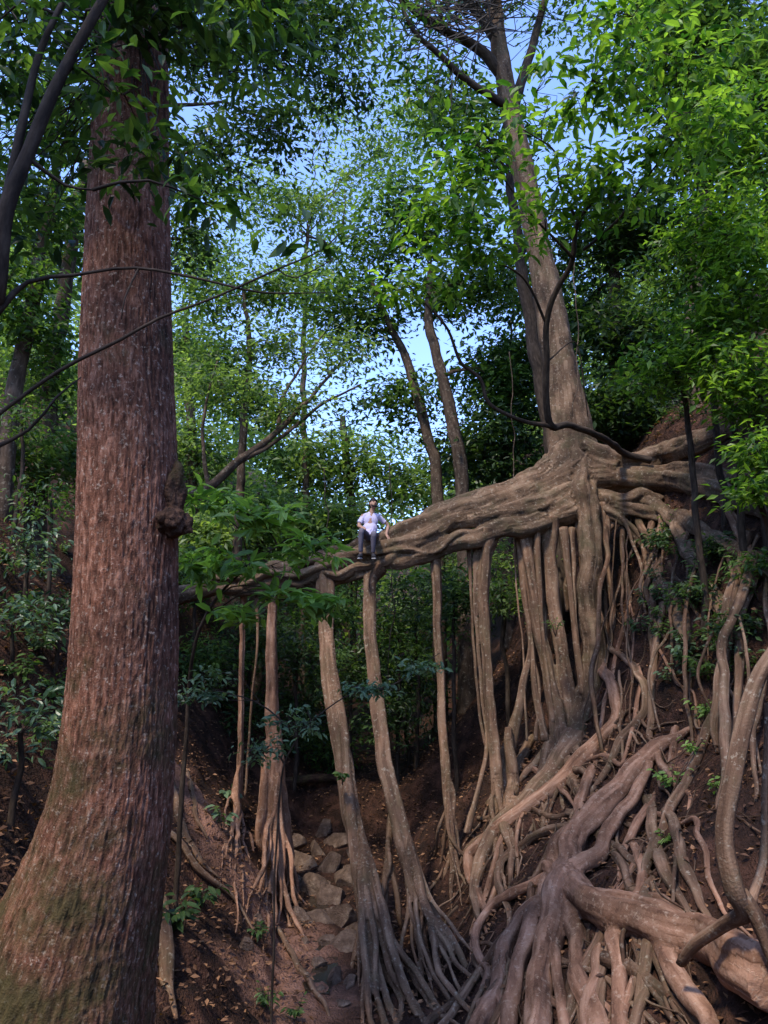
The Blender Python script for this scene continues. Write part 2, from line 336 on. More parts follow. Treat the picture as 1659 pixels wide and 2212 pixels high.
# rocks
rk=[(700,1800,.3),(738,1822,.38),(685,1845,.24),(650,1872,.36),(712,1878,.3),(745,1915,.3),(668,1930,.36),(722,1950,.3),(690,1990,.24),(738,1995,.32),(652,1995,.2),(705,2040,.16),(742,2055,.22),(690,2085,.12),(722,2115,.14),(640,1905,.14),(765,1850,.24),(632,1830,.26),(752,1785,.2),(758,2130,.12),(770,2015,.18),(612,1800,.18),(585,1935,.14),(560,1990,.1),(530,2050,.12),(700,1915,.14),(660,2040,.1),(690,2140,.08),(740,2170,.09),(755,1880,.16)]
for k,(px,py,r) in enumerate(rk):
    p=G(px,py);mb=MB()
    pl=nz(rng.normal(0,1,(8,3)));pd=rng.uniform(.42,.72,8)
    sc=np.array([r*rng.uniform(.85,1.25),r*rng.uniform(.7,1.0),r*rng.uniform(.6,.95)])
    def fn(V,D):
        U=D.copy()
        for a,dd in zip(pl,pd):
            q=U@a;U=U-np.maximum(0,q-dd)[:,None]*a
        return U*(1+.06*fbm(D*4+k,3,k))[:,None]*sc*1.35
    a=rng.uniform(0,6);Rz=rng.normal(0,1,(3,3));Rz,_=np.linalg.qr(Rz*.35+np.array([[math.cos(a),-math.sin(a),0],[math.sin(a),math.cos(a),0],[0,0,1]]))
    ellipsoid(mb,p+[0,0,r*.15],(1,1,1),Rz,48,34,fn=fn)
    up=py<2060 and px>=600
    lab='brown grey angular rock among the pile of stones in the stream bed' if up else 'small brown stone by the stream near the bottom edge'
    solo('boulder',mb,M['rock'],tuple(p),lab,'rock','stones in the stream bed' if up else 'small stones on the lower bank')
# litter
mb=MB();n=26000;x=rng.uniform(-7,7.5,n);y=rng.uniform(5,25,n);keep=(np.abs(x-np.interp(y,[8,17],[-.4,-1.1]))>.3);x=x[keep];y=y[keep]
pos=np.stack([x,y,H(x,y)+.06],-1);n=len(x);az=rng.uniform(0,6.28,n)
add_leaves(mb,pos,np.stack([np.cos(az),np.sin(az),rng.normal(0,.3,n)],-1),np.array([0,0,1])+rng.normal(0,.5,(n,3)),rng.uniform(.04,.12,n),.5,rng.uniform(0,1,n)**1.5)
solo('leaf_litter',mb,M['litter'],(0,0,0),'dry brown fallen leaves scattered over the red soil banks','fallen leaves',kind='stuff',smooth=False)
# ---------------- trees
def at(w):
    p=W(w[0],w[1],w[2]);return [p[0],p[1],p[2],w[3]]
def base_of(p0): return float(H(p0[0],p0[1]))
def tree(name,label,trunk,blobs,bark,leaf,per=80,cr=.4,L=.12,ratio=.45,style='spray',fine=False,bias=0.,group=None,cat='tree',limbs=(),seg=12,ground=True,flat=.5,wob=.12,path=.1,limbr=.4):
    T=[at(t) for t in trunk]
    if ground:
        z=base_of(T[0]);
        if z<T[0][2]-.3: T=[[T[0][0]-.0,T[0][1],z-.3,T[0][3]*1.3]]+T
        else: T[0][2]=min(T[0][2],z-.1)
    base=(T[0][0],T[0][1],T[0][2])
    e=empty(name,base,label,cat,group);mb=MB();tube(mb,T,seg,.12,wob,3,seed=int(rng.integers(99)),path=path);part('trunk',mb,bark,e)
    TT=spline(T,.3);LS=[TT]
    for l in limbs:
        mb=MB();LL=[at(t) for t in l];tube(mb,LL,10,.1,.12,3,seed=int(rng.integers(99)),path=path*.5);part('limb',mb,bark,e);LS.append(spline(LL,.3))
    TT=np.vstack(LS);mbc=MB();allc=[]
    for (px,py,d,rx,ry,rz,nc) in blobs:
        c=W(px,py,d);cl=blob_pts(c,(rx,ry,rz),nc);allc.append(cl)
        dd=np.linalg.norm(TT[:,:3]-c,axis=1)+np.maximum(0,TT[:,2]-c[2])*2;s=TT[np.argmin(dd)]
        m1=s[:3]*.6+c*.4+[0,0,.15*np.linalg.norm(c-s[:3])];r0=max(.012,min(s[3]*limbr,.2))
        mb=MB();tube(mb,[[*s[:3],r0],[*m1,r0*.7],[*c,r0*.35]],8,.15,.1,3,seed=int(rng.integers(99)),path=.25);part('limb',mb,bark,e)
        hub=[s[:3]*.3+m1*.7,m1,c,(m1+c)/2]
        subs=blob_pts(c,(rx*.6,ry*.6,rz*.6),max(3,nc//8))
        for q in subs: stick(mbc,hub[rng.integers(1,4)],q,r0*.35,r0*.16,1,.12)
        for q in cl:
            j=np.argmin(np.linalg.norm(subs-q,axis=1));stick(mbc,subs[j],q,max(.007,r0*.12),.003,1,.12)
    if allc:
        clump_leaves(mbc,np.vstack(allc),per,cr,L,ratio,style,fine,bias,flat)
        part('crown',mbc,[leaf,M['twig']],e,smooth=False)
    return e
# big left tree
LT=[(288,-260,6,.28),(288,-60,6,.29),(286,150,6,.31),(278,400,6,.335),(275,800,6,.372),(278,1000,6,.38),(273,1300,6,.388),(264,1500,6,.398),(246,1700,6,.425),(220,1850,6,.46),(175,2050,6,.52),(135,2260,6,.6),(110,2420,6,.7)]
LP=[at(t) for t in LT][::-1]
e=empty('big_tree',tuple(LP[0][:3]),'massive straight tree with ridged reddish bark and a dark burl','tree')
def rfL(th,s,C,R):
    A=np.clip((2.5-s)/2.5,0,1)**1.7
    out=1+0*th*s
    for a0,am,w in ((3.0,1.0,6),(4.3,.4,8),(5.3,.15,10),(.4,.03,8),(1.6,.5,6)):
        out=out+A*am*np.exp(w*(np.cos(th-a0)-1))
    P=np.stack([np.cos(th)*1.0+0*s,np.sin(th)*1.0+0*s,s+0*th],-1)
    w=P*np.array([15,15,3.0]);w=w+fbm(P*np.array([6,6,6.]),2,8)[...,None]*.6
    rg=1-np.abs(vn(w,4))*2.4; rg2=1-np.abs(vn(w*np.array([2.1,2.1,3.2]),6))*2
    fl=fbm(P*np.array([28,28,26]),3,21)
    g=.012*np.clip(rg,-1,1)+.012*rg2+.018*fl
    return out+g+.03*fbm(P*np.array([1.2,1.2,.5]),2,2),np.clip(.5+g*15,0,1)  # bark relief returned as tone, drives the groove shading in the colour
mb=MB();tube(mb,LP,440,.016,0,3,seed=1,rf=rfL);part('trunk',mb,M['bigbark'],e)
c=W(365,1130,5.82);mb=MB()
ellipsoid(mb,c+[.03,0,0],(.12,.13,.11),None,60,40,dis=.5,df=3.5,seed=4);ellipsoid(mb,c+[-.0,.1,.2],(.08,.1,.3),None,40,30,dis=.25,df=3,seed=6);ellipsoid(mb,c+[.07,.03,.03],(.08,.1,.09),None,40,30,dis=.6,df=3.5,seed=9);ellipsoid(mb,c+[-.07,.03,.0],(.1,.09,.07),None,40,30,dis=.6,df=3.5,seed=12)
part('burl',None,M['burl'],e,me=fuse(mb,.011,1,'burl',ORG[e.name],rough=.05,rfq=16),label='dark knobbly burl with green moss above it')
mbc=MB();C=np.vstack([blob_pts(W(120,60,5.5),(1.1,.8,.5),32),blob_pts(W(280,-30,4.9),(.8,.4,.3),24),blob_pts(W(60,250,6.5),(1.0,.8,.6),24),blob_pts(W(500,40,5.6),(.8,.6,.35),18),blob_pts(W(330,300,5.1),(.35,.2,.5),9),blob_pts(W(30,420,6.5),(.7,.6,.5),16)])
for q in C: stick(mbc,W(288,max(-200,60+rng.uniform(-100,100)),6),q,.01,.003,1,.08)
clump_leaves(mbc,C,24,.2,.15,.42,'spray',True,0.05);part('crown',mbc,[M['l_dark'],M['twig']],e,smooth=False)
# ---------------- fig
fb=W(1240,1500,16.6)
fig=empty('strangler_fig',tuple(fb),'huge fig tree whose thick root bridges the ravine on hanging root columns','tree')
mb=MB()
tube(mb,[at(t) for t in [(1262,1130,16.6,.34),(1250,1060,16.8,.56),(1240,1000,17,.58),(1230,940,17,.50),(1220,860,17,.44),(1207,770,17,.38),(1190,660,17,.34),(1166,540,17,.30),(1138,400,17,.27),(1105,250,17,.25),(1085,150,17,.24),(1068,20,17,.2),(1050,-150,17,.18)]],28,.1,.1,2,1,lob=.09)
part('trunk',None,M['fig'],fig,me=fuse(mb,.045,1,'trunk',fb,rough=.05,rfq=4))
def conform(pts,k=.35,taper=True,sm=5):
    S=spline(np.array(pts,float),.14);h=H(S[:,0],S[:,1]);z=np.maximum(S[:,2],h+S[:,3]*k)
    zp=np.pad(z,sm,mode='edge');z=np.convolve(zp,np.ones(2*sm+1)/(2*sm+1),'valid');z=np.maximum(z,h+S[:,3]*.1);S[:,2]=z
    if taper:
        n=len(S);t=np.linspace(0,1,n);S[:,3]*=np.interp(t,[0,.6,1],[1,1,.2]);S[:,2]-=np.interp(t,[.85,1],[0,.1])
    return S[::2] if len(S)>8 else S
def gpts(L,lift=.5):
    out=[]
    for (px,py,r) in L:
        p=G(px,py);out.append([p[0],p[1],p[2]+r*lift,r])
    return out
br=[[(1255,1010,17,.42),(1185,1040,16.7,.40),(1100,1082,16.3,.37),(1000,1106,16.1,.33),(920,1136,16.05,.29),(860,1162,16.05,.27),(800,1192,16.1,.24),(720,1216,16.3,.21),(640,1240,16.6,.18),(540,1246,17,.19),(440,1268,17.3,.16),(330,1285,17.6,.16)],
[(1260,1070,16.6,.36),(1225,1105,16.35,.32),(1140,1130,16.05,.25),(1050,1156,15.85,.2),(960,1180,15.8,.17),(880,1203,15.82,.16),(800,1230,15.9,.15),(720,1250,16.1,.15),(600,1262,16.6,.14),(480,1270,17.1,.15),(380,1298,17.4,.12)],
[(1235,1060,16.4,.2),(1150,1092,16.05,.2),(1060,1112,15.9,.17),(960,1140,15.85,.14),(890,1165,15.83,.12),(830,1182,15.82,.11),(760,1208,15.9,.11),(700,1226,16.0,.11),(640,1250,16.3,.1),(580,1240,16.5,.1),(520,1262,16.9,.1)],
[(1100,1060,16.4,.17),(1000,1080,16.3,.15),(930,1108,16.2,.13),(880,1138,16.2,.11),(830,1160,16.3,.1),(780,1172,16.4,.11),(740,1190,16.5,.11),(690,1206,16.5,.11),(640,1230,16.6,.1),(590,1222,16.7,.1),(540,1240,16.9,.08),(460,1246,17.1,.06)],
[(900,1165,15.8,.07),(860,1195,15.7,.07),(830,1218,15.7,.08),(780,1224,15.75,.09),(740,1246,15.85,.09),(700,1240,15.95,.08),(650,1262,16.2,.08),(590,1240,16.5,.07),(530,1268,16.8,.06)],
[(1180,1112,15.98,.1),(1080,1140,15.75,.07),(1000,1150,15.7,.07),(940,1188,15.7,.06),(880,1182,15.68,.06),(820,1200,15.68,.065),(760,1192,15.8,.07),(700,1208,16,.07),(650,1222,16.2,.06),(600,1252,16.4,.06)],
[(1150,1060,16.3,.16),(1080,1085,16.05,.11),(1010,1122,15.82,.08),(950,1150,15.75,.06)],
[(1280,1080,16.5,.26),(1340,1082,16.3,.18),(1385,1062,16.3,.14),(1430,1085,16.1,.12)],
[(1262,985,16.7,.2),(1266,1060,16.25,.27),(1270,1160,15.95,.25),(1275,1280,15.85,.24),(1290,1400,15.8,.25),(1282,1500,15.7,.27),(1245,1600,15.6,.3)]]
fan=[([(1250,980,16.9,.42),(1300,1003,16.8,.38),(1360,1006,16.7,.28)],[(1430,1000,.24),(1480,990,.23),(1530,970,.21),(1590,940,.18),(1650,905,.14)]),
([(1260,1040,16.7,.4),(1330,1036,16.6,.3),(1390,1040,16.4,.23)],[(1450,1055,.22),(1510,1072,.21),(1570,1092,.2),(1640,1118,.19),(1720,1140,.18)]),
([(1300,1015,16.8,.25),(1370,1022,16.5,.16)],[(1440,1025,.14),(1510,1028,.14),(1580,1045,.13),(1680,1060,.12)]),
([(1290,1090,16.4,.2),(1370,1105,16.1,.14)],[(1440,1125,.13),(1510,1160,.13),(1580,1205,.13),(1640,1250,.12),(1720,1290,.12)]),
([(1320,1082,16.35,.15),(1400,1080,16.2,.12)],[(1450,1130,.12),(1480,1190,.11),(1520,1260,.1),(1560,1340,.09),(1570,1420,.07)]),
([(1300,1100,16.3,.14),(1350,1130,16.1,.1)],[(1400,1190,.1),(1430,1270,.1),(1470,1350,.09),(1500,1440,.07)])]
mb=MB()
for k,s in enumerate(br): tube(mb,[at(t) for t in s],20,.06,.24,2.8,seed=10+k,lob=.12,path=.13)
for k,(a,g) in enumerate(fan):
    A_=[at(t) for t in a];gp=conform(gpts(g,1.0),.7,False,3)
    tube(mb,A_+[list(v) for v in gp[::2]],20,.06,.2,2.6,seed=40+k,lob=.12,path=.06)
for (a,bq) in [((1200,1000),(1130,1065)),((1225,950),(1160,1050)),((1230,960),(1330,1015))]:
    tube(mb,[at(t) for t in [(a[0],a[1],16.9,.3),((a[0]+bq[0])/2+(5 if bq[0]<a[0] else -5),(a[1]+bq[1])/2+12,16.7,.26),(bq[0],bq[1],16.5,.2)]],18,.08,.1,2,seed=5)
part('bridge_root',None,M['fig'],fig,me=fuse(mb,.027,2,'bridge_root',fb,rough=.06,rfq=5),label='thick twisting root spanning the ravine, fused with the buttresses under the trunk')
for l in [[(1085,160,17,.17),(1030,100,16.8,.13),(960,65,16.5,.10),(900,25,16,.08),(850,-30,15.8,.06)],
          [(1075,90,17,.16),(1040,40,16.8,.13),(1000,-10,16.6,.1),(960,-80,16.4,.08)],
          [(1105,250,17,.16),(1130,170,17.2,.13),(1160,60,17.4,.1),(1200,-60,17.5,.08)],
          [(1100,230,17,.12),(1030,190,16.4,.09),(950,120,15.8,.07),(890,60,15.4,.05),(860,-10,15.2,.03)],
          [(960,65,16.5,.06),(940,10,16.4,.05),(900,-40,16.3,.04)],
          [(1060,10,17,.12),(1090,-40,16.8,.1),(1150,-100,16.5,.1)]]:
    mb=MB();tube(mb,[at(t) for t in l],12,.1,.1,3,seed=int(rng.integers(99)),path=.05);part('limb',mb,M['darkbark'],fig)
mbc=MB();C=np.vstack([blob_pts(W(870,80,15.6),(1.4,1.5,.9),18),blob_pts(W(1000,-60,16.4),(2.0,1.5,.6),26),blob_pts(W(1230,-20,17.4),(1.8,1.5,1.0),36),blob_pts(W(760,-40,15.5),(1.6,1.5,1.),26),blob_pts(W(950,250,16),(.9,1,.5),10)])
for q in C: stick(mbc,W(880+rng.uniform(0,200),rng.uniform(0,80),16),q,.02,.006,1,.08)
clump_leaves(mbc,C,30,.33,.2,.45);part('crown',mbc,[M['l_mid'],M['twig']],fig,smooth=False)
def froot(name,pts,mat,seg=14,step=.07,wob=.16,lob=.07,path=.06,lab=None):
    mb=MB();s=int(rng.integers(200));tube(mb,pts,seg,step,wob,3.2,seed=s,lob=lob,path=path);part(name,mb,mat,fig,label=lab)
cols=[
 dict(m='figcol',v=.018,s=[[(700,1215,16.1,.2),(698,1260,16,.14),(703,1340,15.7,.13),(710,1430,15.3,.145),(735,1600,14.7,.155),(760,1750,14.2,.165),(790,1900,13.6,.165),(825,2010,13.2,.15),(850,2090,12.9,.12)],
   [(712,1230,16.1,.1),(718,1400,15.4,.06),(740,1560,14.7,.08),(752,1700,14.2,.09),(768,1850,13.7,.1),(785,2000,13.2,.09),(800,2100,12.9,.07)]],
   b=[((780,1820,13.8),[(760,2080),(770,2150),(785,2210),(800,2225),(820,2215),(840,2240),(850,2200),(880,2220),(905,2200),(925,2230),(945,2190),(785,2100),(860,2150),(830,2160),(970,2210),(815,2120),(895,2160)],.038)]),
 dict(m='figcol',v=.018,s=[[(815,1225,15.9,.24),(800,1262,15.8,.14),(800,1360,15.5,.12),(812,1500,15,.125),(832,1650,14.5,.13),(865,1800,14,.14),(900,1920,13.5,.14),(940,2000,13.2,.12),(975,2080,12.9,.09)],
   [(846,1700,14.5,.05),(838,1850,14.1,.06),(820,1950,13.8,.05),(805,2020,13.5,.04)]],
   b=[((885,1840,13.7),[(1015,2110),(1005,2150),(985,2180),(960,2140),(1025,2060),(930,2110),(905,2090),(1020,2190),(975,2090),(895,2150),(945,2180),(1035,2130),(920,2160),(870,2100)],.034),((838,1840,14.1),[(815,2010),(850,2030),(870,2010),(800,2040),(835,2050)],.028)]),
 dict(m='figcol',v=.018,s=[[(935,1180,15.9,.15),(942,1215,15.9,.1),(945,1350,15.8,.08),(955,1500,15.7,.08),(962,1650,15.6,.09),(975,1780,15.4,.11),(985,1850,15.3,.1)]],
   b=[((970,1700,15.4),[(960,1900),(1000,1900),(945,1880),(1015,1880),(975,1940),(930,1860),(1000,1950)],.03)]),
 dict(m='figcol',v=.02,s=[[(1055,1150,15.9,.22),(1048,1200,15.8,.13),(1046,1300,15.7,.105),(1058,1500,15.5,.1),(1070,1640,15.4,.115),(1082,1770,15.2,.13),(1085,1830,15.1,.12)],
   [(1030,1170,15.9,.08),(1028,1300,15.8,.05),(1042,1500,15.7,.045),(1052,1600,15.6,.045),(1035,1700,15.4,.055),(1008,1800,15.3,.07)]],
   b=[((1078,1700,15.3),[(1040,1880),(1080,1900),(1000,1860),(1110,1880),(1060,1890),(1095,1930),(1020,1900)],.04)]),
 dict(m='figcol',v=0,s=[[(1012,1175,15.9,.05),(1018,1300,15.9,.03),(1032,1500,15.8,.028),(1048,1610,15.6,.03)]],b=[]),
 dict(m='figcol',v=.025,s=[[(1130,1130,16.1,.25),(1140,1200,16,.15),(1160,1320,16,.13),(1185,1450,15.9,.13),(1210,1600,15.8,.18),(1200,1680,15.6,.18)],
   [(1185,1120,16.1,.25),(1190,1200,16.1,.14),(1200,1330,16,.13),(1222,1480,15.9,.14),(1240,1620,15.7,.18)]],
   b=[((1210,1540,15.7),[(1150,1720),(1180,1770),(1250,1730),(1130,1680),(1290,1710),(1215,1760),(1165,1690),(1270,1780)],.07)]),
 dict(m='figcol',v=.02,s=[[(1120,1150,16.2,.1),(1128,1250,16.1,.065),(1148,1380,16.1,.055),(1130,1480,16,.085),(1110,1580,15.9,.12),(1090,1680,15.7,.13)]],b=[((1100,1600,15.7),[(1080,1750),(1120,1770),(1050,1740),(1100,1780)],.06)]),
 dict(m='figcol',v=0,s=[[(1160,1150,15.9,.08),(1168,1300,15.85,.05),(1182,1450,15.8,.045),(1195,1560,15.7,.06)]],b=[]),
 dict(m='figcol',v=0,s=[[(1215,1140,16,.1),(1228,1250,16,.06),(1238,1350,15.9,.055),(1258,1500,15.7,.08)]],b=[]),
 dict(m='figcol',v=0,s=[[(1236,1140,16.1,.08),(1240,1300,16,.045),(1250,1420,15.9,.045)]],b=[]),
 dict(m='figroot',v=.02,s=[[(595,1245,16.7,.16),(590,1290,16.8,.1),(586,1400,16.8,.115),(588,1550,16.8,.14),(592,1680,16.8,.19),(600,1770,16.8,.24),(605,1850,16.8,.24),(608,1900,16.8,.15)],
   [(575,1600,16.7,.06),(568,1720,16.6,.1),(560,1820,16.6,.1),(570,1900,16.6,.07)]],
   b=[((600,1700,16.6),[(640,1960),(650,2000),(560,1960),(590,1990),(620,1930),(540,1930),(660,1950),(575,2010),(605,2000),(635,2020),(550,1990),(645,1930),(585,1950),(655,2030)],.03)]),
 dict(m='figroot',v=.018,s=[[(528,1255,17.1,.12),(525,1300,17.2,.065),(522,1450,17.3,.06),(518,1620,17.4,.07),(512,1760,17.5,.1),(505,1850,17.5,.11)]],
   b=[((514,1680,17.4),[(500,1850),(540,1870),(480,1860),(525,1890),(550,1850),(510,1900),(490,1830)],.03)]),
 dict(m='figcol',v=0,s=[[(555,1255,17,.05),(556,1400,17,.025),(540,1560,17.2,.025),(530,1720,17.3,.03)]],b=[]),
 dict(m='figcol',v=0,s=[[(1310,1080,16.3,.09),(1312,1200,16.1,.07),(1325,1330,15.9,.06),(1315,1450,15.6,.06),(1305,1560,15.3,.07)]],b=[]),
 dict(m='figcol',v=0,s=[[(1355,1080,16.3,.08),(1345,1180,16.1,.055),(1360,1290,15.8,.05),(1372,1400,15.4,.05),(1340,1560,15,.06)]],b=[]),
 dict(m='figcol',v=0,s=[[(1380,1070,16.4,.08),(1385,1150,16.1,.06),(1400,1260,15.6,.055),(1408,1380,15,.07),(1380,1450,14.6,.09),(1402,1530,14.2,.08),(1350,1600,13.8,.09)]],b=[])]
for k in range(14):
    px=rng.uniform(1110,1330);r=rng.choice([.02,.03,.045,.065]);x1=px+rng.uniform(5,25)
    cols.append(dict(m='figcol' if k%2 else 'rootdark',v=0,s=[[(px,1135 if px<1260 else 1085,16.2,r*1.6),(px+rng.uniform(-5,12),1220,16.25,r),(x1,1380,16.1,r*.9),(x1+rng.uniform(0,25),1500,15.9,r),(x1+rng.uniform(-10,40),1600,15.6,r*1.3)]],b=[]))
for c in cols:
    mb=MB()
    for s in c['s']:
        tube(mb,[at(t) for t in s],18 if s[0][3]>.1 else 12,.07,.14,3,seed=int(rng.integers(200)),lob=.15 if s[0][3]>.1 else .06,path=.035)
    for (st,ends,r) in c['b']:
        S=W(*st)
        for (px,py) in ends:
            E=G(px,py);q=E-S;ra=r*rng.uniform(.6,1.4)
            P1=S+q*np.array([.1,.1,.25])+rng.normal(0,.04,3);P2=S+q*np.array([.3,.3,.58])+rng.normal(0,.06,3);P3=S+q*np.array([.68,.68,.88])+rng.normal(0,.05,3)
            P3[2]=max(P3[2],float(H(P3[0],P3[1]))+ra*.3);E2=E+q*np.array([.3,.3,0]);E2[2]=float(H(E2[0],E2[1]))-.06
            tube(mb,[[*(S+[0,.02,.25]),ra*.8],[*P1,ra*1.3],[*P2,ra*1.4],[*P3,ra*1.15],[*(E+[0,0,ra*.3]),ra*.8],[*E2,ra*.3]],10,.06,.25,4,seed=int(rng.integers(200)),lob=.05,path=.08)
    if c['v']>0: part('aerial_root',None,M[c['m']],fig,me=fuse(mb,c['v'],1,'aerial_root',fb,rough=.015,rfq=9))
    else: part('aerial_root',mb,M[c['m']],fig)
gr=[[(1300,1440,.11),(1335,1540,.12),(1300,1610,.13),(1230,1690,.13),(1130,1760,.12),(1050,1820,.12),(1010,1880,.1),(1040,1960,.09),(1060,2040,.07)],
[(1245,1600,.24),(1200,1680,.18),(1140,1740,.14),(1070,1800,.12),(1040,1880,.11),(1030,1980,.08),(1050,2060,.06)],
[(1310,1400,.06),(1380,1460,.07),(1395,1540,.07),(1340,1610,.08),(1300,1690,.07),(1250,1760,.06),(1200,1830,.06)],
[(1100,1650,.05),(1160,1670,.06),(1200,1700,.06),(1260,1760,.05)],
[(1400,1730,.08),(1415,1820,.08),(1440,1900,.08),(1480,1980,.07),(1500,2050,.07),(1490,2150,.06)],
[(1440,1760,.06),(1470,1850,.07),(1510,1930,.07),(1530,2020,.06),(1600,2080,.06)],
[(1370,1830,.06),(1390,1900,.06),(1370,1970,.06),(1330,2030,.06),(1310,2120,.05)],
[(1330,1850,.06),(1350,1920,.06),(1400,1990,.06),(1460,2030,.06),(1540,2090,.05)],
[(1230,1790,.08),(1130,1830,.07),(1080,1900,.07),(1100,1980,.06),(1080,2080,.05)],
[(1560,1080,.09),(1600,1180,.09),(1630,1260,.08),(1600,1340,.08),(1560,1430,.06)],
[(1500,1200,.06),(1530,1300,.06),(1570,1360,.05),(1620,1460,.05)],
[(1150,1600,.1),(1110,1690,.1),(1090,1780,.09),(1110,1860,.08),(1090,1970,.06)],
[(1460,1580,.06),(1440,1680,.06),(1400,1760,.06),(1350,1850,.06),(1330,1950,.06)],
[(1560,1500,.06),(1530,1600,.07),(1480,1700,.07),(1440,1800,.07),(1400,1900,.07),(1380,2000,.06)]]
for k,g in enumerate(gr): froot('ground_root',conform(gpts(g,.9),.6),M['figcol'] if k%3 else M['figroot'],seg=16,lob=.1,path=.08,wob=.2)
mainr=[[(1500,1575,.04),(1430,1622,.11),(1370,1690,.15),(1310,1770,.16),(1250,1850,.16),(1225,1940,.18),(1200,2040,.17),(1170,2130,.15),(1150,2240,.14),(1130,2420,.13)],
[(1400,1650,.07),(1385,1730,.09),(1330,1800,.1),(1290,1870,.1),(1235,1930,.12)],
[(1225,1900,.14),(1250,1990,.17),(1310,2030,.18),(1400,2050,.16),(1490,2080,.17),(1570,2130,.19),(1700,2220,.22)],
[(1180,1890,.08),(1215,1960,.1),(1245,2050,.11),(1240,2130,.1),(1290,2240,.1),(1320,2420,.09)],
[(1210,1950,.11),(1140,2000,.11),(1095,2070,.1),(1070,2140,.1),(1050,2240,.1),(1030,2420,.09)],
[(1290,1640,.08),(1270,1720,.09),(1240,1790,.09),(1200,1850,.09),(1185,1920,.1),(1160,2010,.1),(1130,2110,.09),(1105,2240,.09),(1090,2420,.08)],
[(1330,2030,.1),(1350,2110,.09),(1345,2190,.08),(1370,2420,.07)],[(1430,2060,.09),(1460,2130,.09),(1530,2240,.08),(1580,2420,.08)]]
side=[[(1240,1930,.1),(1290,1975,.09),(1350,1985,.08),(1430,2010,.08),(1530,2060,.08),(1620,2090,.08),(1700,2110,.08)],
[(1190,1900,.07),(1120,1945,.07),(1060,1985,.06),(1030,2045,.06),(1050,2130,.05),(1030,2240,.04)],
[(1470,2090,.09),(1540,2060,.07),(1590,2020,.06)],
[(1215,1980,.06),(1190,2080,.06),(1210,2180,.06),(1230,2420,.05)],[(1260,2000,.06),(1300,2100,.06),(1270,2200,.06),(1260,2420,.05)]]
mb=MB()
for k,g in enumerate(mainr): tube(mb,conform(gpts(g,1.4),.9,False),20,.05,.2,2.6,seed=60+k,lob=.1,path=.12)
part('main_ground_root',None,M['figroot'],fig,me=fuse(mb,.022,3,'main_ground_root',fb,rough=.04,rfq=5),label='heavy pale branching root mass at the lower right')
for g in side: froot('ground_root',conform(gpts(g,1.6),1.1,False),M['figroot'],seg=16,lob=.08,path=.12,wob=.2)
for g in [[(1690,1380,6.6,.058),(1640,1480,6.5,.062),(1605,1580,6.4,.063),(1578,1700,6.3,.063),(1572,1820,6.3,.062),(1592,1920,6.3,.072),(1612,1970,6.4,.065),(1560,2005,6.7,.05),(1500,2040,7.0,.045),(1470,2080,7.2,.04)],
          [(1598,1930,6.3,.055),(1640,1990,6.3,.055),(1670,2060,6.3,.05),(1700,2160,6.3,.05)],
          [(1660,1520,6.8,.03),(1650,1700,6.8,.022),(1640,1850,6.8,.03),(1620,1960,6.5,.04)]]:
    froot('ground_root',[at(t) for t in g],M['figcol'],seg=16,lob=.1,path=.05)
def flowpts(x,y,L,r,gx=-.3,gy=-1.,turn=.3,lift=.75):
    hd=np.array([gx,gy])+rng.normal(0,.4,2);out=[];n=max(5,int(L/.3));ph=rng.uniform(0,6)
    for i in range(n):
        z=float(H(x,y));rr=r*(1-.35*i/n);out.append([x,y,z+rr*.5+lift*max(0,math.sin(i*.7+ph))*(.06+rr),rr])
        g=np.array([gx,gy]);g=g/np.linalg.norm(g);hd=hd*.7+g*.3+rng.normal(0,turn,2);hd/=np.linalg.norm(hd)
        sl=.3/math.sqrt(1+.7);x+=hd[0]*sl;y+=hd[1]*sl
        x=max(x,.5)
    return conform(out,.4,True,2)
def flow(x,y,L,r,mat,name,seg=10,**k): froot(name,flowpts(x,y,L,r,**k),mat,seg=seg,step=.07,wob=.22,lob=.08,path=.05)
for k in range(70):
    y=rng.uniform(8.0,16.2);x=rng.uniform(1.2,2.4+(y-8)*.48)
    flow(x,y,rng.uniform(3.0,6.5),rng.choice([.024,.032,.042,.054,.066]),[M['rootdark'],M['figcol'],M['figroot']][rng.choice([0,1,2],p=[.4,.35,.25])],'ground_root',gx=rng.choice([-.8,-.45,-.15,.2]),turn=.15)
for k in range(70):
    y=rng.uniform(7.5,17);x=rng.uniform(1.0,2.8+(y-8)*.5)
    flow(x,y,rng.uniform(1.5,4.0),rng.choice([.012,.016,.022,.028]),M['rootdark'] if rng.random()<.5 else M['figcol'],'surface_root',gx=rng.uniform(-1.1,.4),turn=.24,seg=7,lift=2.)
mb=MB()
for k in range(70):
    y=rng.uniform(7.5,17);x=rng.uniform(.9,2.9+(y-8)*.5)
    tube(mb,flowpts(x,y,rng.uniform(1.,3.0),rng.uniform(.005,.012),gx=rng.uniform(-1.2,.6),turn=.35,lift=3),5,.1,0,3,seed=k,path=.08)
part('rootlet_tangle',mb,M['rootdark'],fig,kind='stuff')
for k in range(38):
    px=rng.uniform(1290,1660);py=1085+max(0,px-1400)*.3+rng.uniform(-15,60);q=G(px,py);d=min(16.3,q[1]-.15);ln=rng.uniform(140,560);r=rng.choice([.015,.022,.032,.045,.065])
    x2=px+rng.uniform(-90,80);p2=G(x2,py+ln);d2=min(d,p2[1]-.08)
    froot('hanging_root',[at((px,py,d,r*1.3)),at(((px+x2)/2+rng.uniform(-35,35),py+ln*.35,d*.6+d2*.4,r)),at((x2+rng.uniform(-35,35),py+ln*.72,d*.25+d2*.75,r*1.1)),at((x2,py+ln,d2+.05,r*.7))],M['rootdark'] if k%2 else M['figcol'],seg=10,lob=.08,path=.1)
